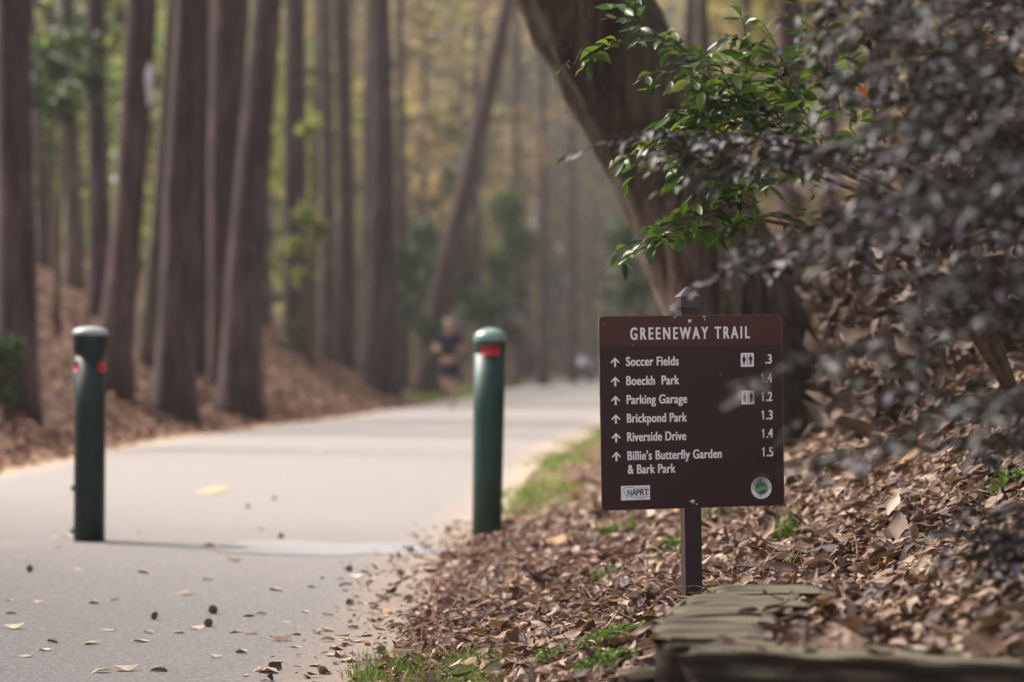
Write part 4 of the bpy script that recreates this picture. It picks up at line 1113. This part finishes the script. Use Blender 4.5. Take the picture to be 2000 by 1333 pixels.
for (a, b_), lab in ball_px:
    x, y, z = on_path(a / 2, 900 + b_ / 2)
    o = put(bpy.data.objects.new('gum_ball', ball_me)); r_ = random.uniform(.0095, .0122) * (1.25 if (a, b_) == (833, 617) else 1)
    o.location = (x, y, z + r_ * (1.15 if lab else 1.6)); o.scale = (r_, r_, r_ * (.7 if (a, b_) == (605, 642) else 1)); o.rotation_euler = tuple(random.uniform(0, 6) for _ in range(3))
    tag(o, lab or 'brown spiky gum ball half sunk in the leaf litter', 'gum ball', 'spiky gum balls on the ground')

def stick(label, pix, r0, r1, mk='twig', lift=.012, name='fallen_stick'):
    pts = []
    for i, (px, py) in enumerate(pix):
        dd = hit(px, py); p = P(px, py, dd); pts.append((p[0], dd, p[2] + lift, r0 + (r1 - r0) * i / (len(pix) - 1)))
    q = resample(pts, 14); q[:, :3] += rng.normal(size=(14, 3)) * r0 * .25
    o0 = q[0, :3].copy(); V, F = tube(q[:, :3] - o0, q[:, 3], 8, True, .05)
    o = obj(name, V, F, M[mk], None, loc=tuple(o0)); tag(o, label, 'stick'); return o
stick('thick dark stick poking from the litter left of the timber corner', [(1185, 1326), (1222, 1305), (1252, 1280)], .011, .008)
stick('long thin brown stick lying up the bank right of the sign', [(1665, 1058), (1760, 1010), (1830, 955), (1905, 905)], .0055, .003)
stick('short bent stick on the bank beneath the dark shrub', [(1700, 975), (1740, 985), (1800, 978)], .004, .003)
stick('grey stick in the litter between the grass tuft and the weed patch', [(1060, 1280), (1140, 1240), (1225, 1222)], .004, .0025)
stick('slim twig lying across the litter right of the bollard', [(900, 1130), (980, 1110), (1060, 1090)], .006, .003)
stick('slim reddish twig in the litter below the bank middle', [(1075, 1165), (1130, 1140), (1190, 1135)], .005, .003)
stick('fine bare twig at the right edge of the bank', [(1850, 945), (1920, 930), (1985, 918)], .0025, .0015)
# dead grass stems beside the sign
parts = []
for (a, b_), (c_, e_) in (((1425, 1140), (1432, 1070)), ((1480, 1120), (1530, 1050)), ((1540, 1110), (1552, 1030)), ((1500, 1125), (1560, 1070)), ((1535, 1100), (1520, 1060)), ((1548, 1100), (1565, 1062))):
    d0 = min(hit(a, b_), 6.9); p0, p1 = P(a, b_, d0), P(c_, e_, d0)
    q = resample([tuple(p0) + (.0014,), tuple((p0 + p1) / 2 + [.008, 0, .012]) + (.001,), tuple(p1) + (.0006,)], 8); parts.append(tube(q[:, :3], q[:, 3], 5))
V, F = join(parts); o0 = V[0].copy()
M['straw_stem'] = simple('straw_stem', (.42, .30, .17), .7, .3)
o = obj('dead_grass', V - o0, F, M['straw_stem'], None, loc=tuple(o0)); tag(o, 'wiry dead grass stems right of the sign post', 'dead grass')

# ------------------------------------------------------------------ shrubs at right
LG = [leaf_template(5, rng.uniform(.36, .52), rng.uniform(-.15, .3), rng.uniform(.1, .4), rng.uniform(-.4, .4), .03, 1.0, 50 + s) for s in range(6)]
def spray(root, tip, r0, twigs, tw_len, leaves, leaf, sag=.12, wid=1.0):
    """an arching branch with side twigs carrying two ranks of leaves"""
    root, tip = np.asarray(root, float), np.asarray(tip, float)
    L = np.linalg.norm(tip - root)
    midp = (root + tip) / 2 + np.array([0, 0, sag * L]) + rng.normal(size=3) * .04 * L
    t = np.linspace(0, 1, 14)[:, None]
    c = (1 - t) ** 2 * root + 2 * t * (1 - t) * midp + t * t * tip
    c[1:-1] += rng.normal(size=(12, 3)) * .008
    tubes = [tube(c, np.linspace(r0, .0014, 14), 6)]
    lp, ld, ln = [], [], []
    tan = nz(np.gradient(c, axis=0))
    for k in range(twigs):
        u = .22 + .78 * (k + rng.uniform(0, .8)) / twigs
        i = min(13, int(u * 13)); b_ = c[i]; f = tan[i]
        side = nz(np.cross(f, [0, 0, 1.0])) * (1 if k % 2 else -1)
        dv = nz(f * rng.uniform(.4, 1.0) + side * rng.uniform(.4, 1.1) * wid + np.array([0, 0, rng.uniform(-.25, .35)]) + rng.normal(size=3) * .15)
        tl_ = tw_len * rng.uniform(.5, 1.25) * (1.1 - .45 * u)
        if k == twigs - 1: b_, dv = c[-1], f
        w = np.linspace(0, 1, 6)[:, None]
        tp = b_ + dv * tl_ * w + np.array([0, 0, -.22 * tl_]) * w ** 2
        tubes.append(tube(tp, np.linspace(.0018, .0008, 6), 4))
        td = nz(np.gradient(tp, axis=0)); nl = max(3, int(leaves * rng.uniform(.7, 1.3)))
        for j in range(nl):
            v_ = (j + .6) / nl; m_ = min(5, int(v_ * 5.99)); sd = nz(np.cross(td[m_], [0, 0, 1.0]) + 1e-6) * (1 if j % 2 else -1)
            lp.append(b_ + (tp[-1] - tp[0]) * 0 + np.array([np.interp(v_, np.linspace(0, 1, 6), tp[:, q]) for q in range(3)]) - b_)
            ld.append(td[m_] * .75 + sd * (.9 if j < nl - 1 else .05) + np.array([0, 0, -.22]) + rng.normal(size=3) * .28)
            ln.append(np.array([0, 0, 1.0]) + rng.normal(size=3) * .38)
    return tubes, np.array(lp), np.array(ld), np.array(ln), leaf

def build_shrub(name, label, base, sprays, mk, twig_mk):
    root = empty(name, base)
    tb, lp, ld, ln, ls = [], [], [], [], []
    for s_ in sprays:
        t_, p_, d_, n_, leaf = s_; tb += t_; lp.append(p_); ld.append(d_); ln.append(n_); ls.append(leaf * rng.uniform(.55, 1.25, len(p_)))
    b0 = np.array(base)
    V, F = join(tb); obj('branches', V - b0, F, M[twig_mk], root).name = 'branch'
    lp, ld, ln, ls = map(np.concatenate, (lp, ld, ln, ls))
    V, F = scatter(LG, lp - b0, frames(ld, ln), np.stack([ls, ls, ls], 1))
    obj('foliage', V, F, M[mk], root)
    tag(root, label, 'shrub'); return root

# dark shrub: stems rise from the bank off the right edge and arch to the left
base = np.array([1.75, 5.2, float(G(1.75, 5.2))])
sp = []
def dark(tipx, tipy, td, rootx, rooty, rd, twigs=16, tl_=.13, leaves=7, leaf=.037, sag=.12):
    sp.append(spray(P(rootx, rooty, rd), P(tipx, tipy, td), .005, twigs, tl_, leaves, leaf, sag))
for a in [(1200, 275, 5.0, 1640, 300, 5.0), (1310, 300, 4.8, 1700, 330, 5.0), (1420, 525, 4.4, 1800, 480, 4.4), (1520, 470, 4.5, 1850, 470, 4.5), 
          (1390, 345, 4.8, 1780, 340, 4.7), (1560, 90, 4.6, 1900, 100, 4.6), (1590, 20, 4.4, 1950, 40, 4.5), (1640, 180, 4.2, 1980, 150, 4.3), (1640, 420, 4.0, 2000, 400, 4.1), (1560, 290, 4.5, 1880, 300, 4.5)]: dark(*a)
for a in [(1478, 738, 3.5, 1830, 715, 3.7), (1565, 905, 3.7, 1950, 880, 3.8), (1600, 800, 3.8, 1960, 780, 3.9), (1640, 690, 3.9, 1980, 640, 4.2), (1700, 900, 4.0, 2040, 870, 4.0), (1760, 840, 3.8, 2060, 800, 3.9)]: dark(*a, 9, .10, 5, .036)
for k in range(42):
    ty = rng.uniform(-60, 620); tx = rng.uniform(1600 if ty < 480 else 1700, 1960); td = rng.uniform(3.3, 5.4)
    dark(tx, ty, td, tx + rng.uniform(220, 420), ty + rng.uniform(-60, 90), td + rng.uniform(-.2, .3), 10, .11, 6, .033)
for k in range(34):
    ty = rng.uniform(-60, 900); tx = rng.uniform(1790 if ty < 600 else 1850, 1990); td = rng.uniform(3.4, 5.8)
    dark(tx, ty, td, tx + rng.uniform(220, 400), ty + rng.uniform(-60, 90), td + rng.uniform(-.2, .3), 11, .115, 6, .034)
for k in range(14):
    tx = rng.uniform(1810, 1990); ty = rng.uniform(1010, 1190); td = rng.uniform(4.5, 5.0)
    dark(tx, ty, td, tx + rng.uniform(120, 260), ty + rng.uniform(-60, 40), td, 7, .08, 5, .034)
build_shrub('dark_shrub', 'large dark shrub with greyish leaves arching in from the right, partly over the sign', tuple(base), sp, 'shrub', 'dark_twig')
# its thick stems
# green shrub growing up beside the oak
sp = []
def grn(tipx, tipy, td, rootx, rooty, rd, twigs=11, tl_=.14, leaves=5, leaf=.062, sag=.1):
    sp.append(spray(P(rootx, rooty, rd), P(tipx, tipy, td), .004, twigs, tl_, leaves, leaf, sag))
for a in [(1112, 118, 7.0, 1290, 80, 7.2, 6, .09, 4), (1225, 20, 7.2, 1320, 130, 7.4, 6), (1290, 140, 7.0, 1480, 190, 7.3), (1330, 90, 7.2, 1500, 200, 7.4), (1455, 55, 7.4, 1470, 260, 7.6), (1390, 150, 7.2, 1540, 300, 7.5),
          (1240, 300, 7.0, 1440, 250, 7.3), (1262, 330, 7.1, 1420, 280, 7.3), (1300, 260, 7.0, 1500, 230, 7.3), (1340, 215, 7.1, 1520, 210, 7.3), (1235, 495, 6.9, 1420, 445, 7.2), (1320, 440, 7.0, 1460, 400, 7.2), (1370, 395, 7.0, 1500, 360, 7.2),
          (1355, 330, 7.1, 1520, 330, 7.3), (1420, 240, 7.3, 1560, 280, 7.5), (1520, 130, 7.5, 1600, 300, 7.7), (1500, 60, 7.4, 1560, 250, 7.6), (1560, 200, 7.6, 1650, 330, 7.8), (1420, 450, 7.0, 1560, 420, 7.3), (1480, 340, 7.3, 1600, 350, 7.5), (1410, 180, 7.3, 1530, 260, 7.5), (1600, 150, 7.8, 1700, 330, 8.0),
          (1560, 20, 7.6, 1640, 200, 7.8), (1640, 90, 8.0, 1730, 280, 8.0), (1470, 200, 7.2, 1590, 260, 7.4)]: grn(*a)
base = np.array([1.62, 7.7, float(G(1.62, 7.7))])
for a in [(1480, 260, 7.5), (1540, 320, 7.5), (1440, 420, 7.3), (1600, 300, 7.8)]:
    q = P(*a); c_ = resample([tuple(base) + (.016,), tuple(base * .5 + q * .5 + np.array([.12, 0, .2])) + (.011,), tuple(q) + (.005,)], 12)
    sp.append(([tube(c_[:, :3], c_[:, 3], 7)], np.array([q]), np.array([[0, 0, 1.0]]), np.array([[1.0, 0, 0]]), .05))
build_shrub('green_shrub', 'glossy green leaved shrub spreading its twigs across the oak trunk', tuple(base), sp, 'green', 'twig')
# one orange dead leaf caught among the twigs
tv, tf = LT[2]
p = P(1684, 190, 5.6)
o = obj('hanging_leaf', tv * .05 - [.025, 0, 0], [tuple(int(i) for i in f_) for f_ in tf], simple('orange_leaf', (.55, .13, .03), .6, .3), None, loc=tuple(p)); o.rotation_euler = (1.2, 1.3, .3)
tag(o, 'single orange dead leaf caught among the dark shrub leaves', 'leaf')

# ------------------------------------------------------------------ running man
def skin_mesh(nodes, edges, sub=2):
    me = bpy.data.meshes.new('b'); me.from_pydata([n_[0] for n_ in nodes], edges, [])
    ob = bpy.data.objects.new('b', me); COL.objects.link(ob)
    ob.modifiers.new('skin', 'SKIN').use_smooth_shade = True
    for i, n_ in enumerate(nodes):
        sv_ = me.skin_vertices[0].data[i]; r_ = n_[1]; sv_.radius = r_ if isinstance(r_, tuple) else (r_, r_); sv_.use_root = (i == 0)
    m_ = ob.modifiers.new('sub', 'SUBSURF'); m_.levels = sub; m_.render_levels = sub
    bpy.context.view_layer.update(); dg = bpy.context.evaluated_depsgraph_get()
    out_ = bpy.data.meshes.new_from_object(ob.evaluated_get(dg)); bpy.data.objects.remove(ob)
    V = np.array([v_.co for v_ in out_.vertices]); F = [tuple(p_.vertices) for p_ in out_.polygons]
    return V, F
pd = F_PX / ((798 - 717) / (EYE - .02)); pp = P(877, 798, pd)
man = empty('person', (pp[0], pd, .02))
N = [((0, 0, .95), (.15, .11)), ((0, -.01, 1.12), (.135, .095)), ((0, -.03, 1.32), (.16, .105)), ((0, -.045, 1.47), (.075, .07)), ((0, -.06, 1.53), (.058, .06)),
     ((0, -.075, 1.60), (.070, .082)), ((0, -.075, 1.69), (.078, .096)), ((0, -.065, 1.755), (.055, .07)), ((0, -.165, 1.635), .017),
     ((.18, -.03, 1.42), .066), ((.285, .05, 1.18), .045), ((.215, -.17, 1.15), .032), ((.20, -.215, 1.165), (.03, .042)),
     ((-.18, -.03, 1.42), .066), ((-.285, .05, 1.18), .045), ((-.215, -.17, 1.17), .032), ((-.20, -.215, 1.19), (.03, .042)),
     ((.09, -.01, .86), .10), ((.085, -.08, .50), .058), ((.07, -.02, .30), .056), ((.055, .02, .09), .036),
     ((-.09, -.01, .86), .10), ((-.10, -.14, .52), .058), ((-.10, .10, .46), .056), ((-.09, .29, .42), .036)]
E = [(0, 1), (1, 2), (2, 3), (3, 4), (4, 5), (5, 6), (6, 7), (5, 8), (2, 9), (9, 10), (10, 11), (11, 12), (2, 13), (13, 14), (14, 15), (15, 16), (0, 17), (17, 18), (18, 19), (19, 20), (0, 21), (21, 22), (22, 23), (23, 24)]
parts = [skin_mesh(N, E)]
for sx, hz in ((1, 1.165), (-1, 1.19)):        # curled fingers and thumb of each loose fist
    for k in range(4):
        z0 = hz + .030 - .019 * k; ln_ = (.9, 1.0, .95, .78)[k]
        parts.append(skin_mesh([((sx * .205, -.235, z0), .0095), ((sx * .195, -.27 * 1.0, z0 + .004), .009), ((sx * (.195 - .030 * ln_), -.285, z0), .0085), ((sx * (.195 - .042 * ln_), -.258, z0 - .003), .008)], [(0, 1), (1, 2), (2, 3)], 1))
    parts.append(skin_mesh([((sx * .185, -.21, hz + .030), .012), ((sx * .168, -.24, hz + .043), .0105), ((sx * .16, -.268, hz + .038), .009)], [(0, 1), (1, 2)], 1))
for sx in (1, -1): parts.append(skin_mesh([((sx * .076, -.055, 1.655), .012), ((sx * .086, -.045, 1.635), .014), ((sx * .078, -.055, 1.61), .010)], [(0, 1), (1, 2)], 1))
V, F = join(parts); obj('body', V, F, M['skin'], man)
SN = [((0, -.01, 1.00), (.182, .135)), ((0, -.02, 1.14), (.172, .125)), ((0, -.035, 1.33), (.195, .132)), ((0, -.045, 1.45), (.105, .088)),
      ((.175, -.03, 1.415), .086), ((.245, .02, 1.26), .072), ((-.175, -.03, 1.415), .086), ((-.245, .02, 1.26), .072)]
V, F = skin_mesh(SN, [(0, 1), (1, 2), (2, 3), (2, 4), (4, 5), (2, 6), (6, 7)]); obj('shirt', V, F, M['navy'], man)
SN = [((0, 0, .99), (.165, .125)), ((.095, -.01, .86), .125), ((.088, -.07, .555), .095), ((-.095, -.01, .86), .125), ((-.098, -.115, .575), .095)]
V, F = skin_mesh(SN, [(0, 1), (1, 2), (0, 3), (3, 4)]); obj('shorts', V, F, M['navy'], man)
for a_, b_, c_ in (((.055, .03, .055), (.055, -.06, .045), (.055, -.18, .028)), ((-.09, .33, .42), (-.09, .36, .33), (-.09, .38, .22))):
    V, F = skin_mesh([(a_, .046), (b_, .047), (c_, .036)], [(0, 1), (1, 2)]); obj('shoe', V, F, M['shoe'], man)
hv = []
th = np.linspace(0, 2 * np.pi, 20, endpoint=False)
hv = [((.084) * math.cos(t) * c_, -.058 + .10 * math.sin(t) * c_, z_) for z_, c_ in ((1.70, 1.0), (1.735, .93), (1.765, .72), (1.782, .38), (1.788, .05)) for t in th]
hf = [(i * 20 + k, i * 20 + (k + 1) % 20, (i + 1) * 20 + (k + 1) % 20, (i + 1) * 20 + k) for i in range(4) for k in range(20)]
obj('hair', np.array(hv) + np.array([0, .012, -.004]), hf, M['hair'], man)
for sx in (1, -1):
    V, F = lathe([(.001, -.008), (.008, -.004), (.009, .0), (.008, .004), (.001, .008)], 10); o = obj('eye', V, F, M['black_ink'], man); o.location = (sx * .032, -.166, 1.655)
V, F = tube(np.array([(-.025, -.163, 1.585), (0, -.172, 1.583), (.025, -.163, 1.585)]), [.004, .006, .004], 6); obj('mouth', V, F, simple('lips', (.30, .12, .10), .5, .3), man)
tag(man, 'man in navy shirt and shorts running towards the camera with bent arms', 'person')

# ------------------------------------------------------------------ far vehicle at the bend
cx_, cd = float(P(1143, 717, 150)[0]), 150.0
car = empty('parked_car', (cx_, cd, .02))
prof = [(-.80, .25), (.80, .25), (.84, .55), (.82, .85), (.70, .92), (.58, 1.40), (.45, 1.46), (-.45, 1.46), (-.58, 1.40), (-.70, .92), (-.82, .85), (-.84, .55)]
V, F = [], []
ys_ = [(0, .92, .62), (.25, 1, .66), (1.1, 1, .70), (1.7, 1, 1.0), (3.2, 1, 1.0), (4.0, .95, .72)]
for y_, sx_, hz_ in ys_:
    for a_, z_ in prof: V.append((a_ * sx_, y_, z_ if z_ < .93 else .92 + (z_ - .92) * max(0, (hz_ - .66) / .34)))
k = len(prof)
for i in range(len(ys_) - 1):
    for j in range(k): F.append((i * k + j, i * k + (j + 1) % k, (i + 1) * k + (j + 1) % k, (i + 1) * k + j))
F += [tuple(range(k))[::-1], tuple(range((len(ys_) - 1) * k, len(ys_) * k))]
obj('body', V, F, M['car'], car, smooth=False)
obj('windscreen', [(-.60, 1.08, .98), (.60, 1.08, .98), (.50, 1.62, 1.42), (-.50, 1.62, 1.42)], [(0, 1, 2, 3)], M['glass'], car, smooth=False)
for a_ in (-.62, .62):
    for y_ in (.7, 3.2):
        V, F = lathe([(.18, -.09), (.31, -.09), (.33, -.05), (.33, .05), (.31, .09), (.18, .09)], 24); o = obj('wheel', V, F, M['tyre'], car); o.rotation_euler = (0, math.pi / 2, 0); o.location = (a_, y_, .33)
    V, F = lathe([(.09, -.02), (.1, 0), (.07, .03)], 16); o = obj('headlight', V, F, M['white'], car); o.rotation_euler = (math.pi / 2, 0, 0); o.location = (a_ * .9, -.01, .66)
tag(car, 'small dark vehicle with pale windscreen at the far bend of the path', 'car')

# ------------------------------------------------------------------ tall trees beside the camera (they shade the near path)
for i, (x_, y_) in enumerate([(-10.2, 9.8), (-11.0, 14.0), (-9.9, 6.2), (-12.5, 11.5)]):
    gz = float(G(x_, y_)); rt = empty('pine_tree', (x_, y_, gz))
    q = resample([(0, 0, -.2, .26), (.1, 0, 4, .21), (.15, .1, 9, .15), (.2, .1, 13, .08)], 30)
    V, F = tube(q[:, :3], q[:, 3], 14, True, .03, i); obj('trunk', V, F, M['pine'], rt)
    for dx, dy, dz, sc_ in ((0, 0, 4.0, .95), (.9, .5, 3.4, .85), (-1.0, 1.5, 4.6, .85), (.3, -1.6, 3.7, .85), (0, 0, 12, .8)): add_crown(rt, 'near', (dx, dy, dz), sc_)
    tag(rt, 'tall pine standing just outside the picture beside the near path', 'tree', 'tall pines beside the near path')
# ------------------------------------------------------------------ damp woodland air
bm = bmesh.new(); bmesh.ops.create_cube(bm, size=1)
for v_ in bm.verts: v_.co = Vector((v_.co.x * 900 + 10, v_.co.y * 780 + 340, v_.co.z * 36 + 16.4))
hm = bpy.data.materials.new('haze'); hm.use_nodes = True
ht = hm.node_tree; ht.nodes.remove(ht.nodes['Principled BSDF'])
pv = ht.nodes.new('ShaderNodeVolumePrincipled'); pv.inputs['Color'].default_value = (.95, .92, .90, 1); pv.inputs['Density'].default_value = .0006
ht.links.new(pv.outputs[0], ht.nodes['Material Output'].inputs['Volume'])
o = obj_bm('haze', bm, hm); tag(o, 'pale damp haze hanging in the far woods', 'haze', kind='stuff')
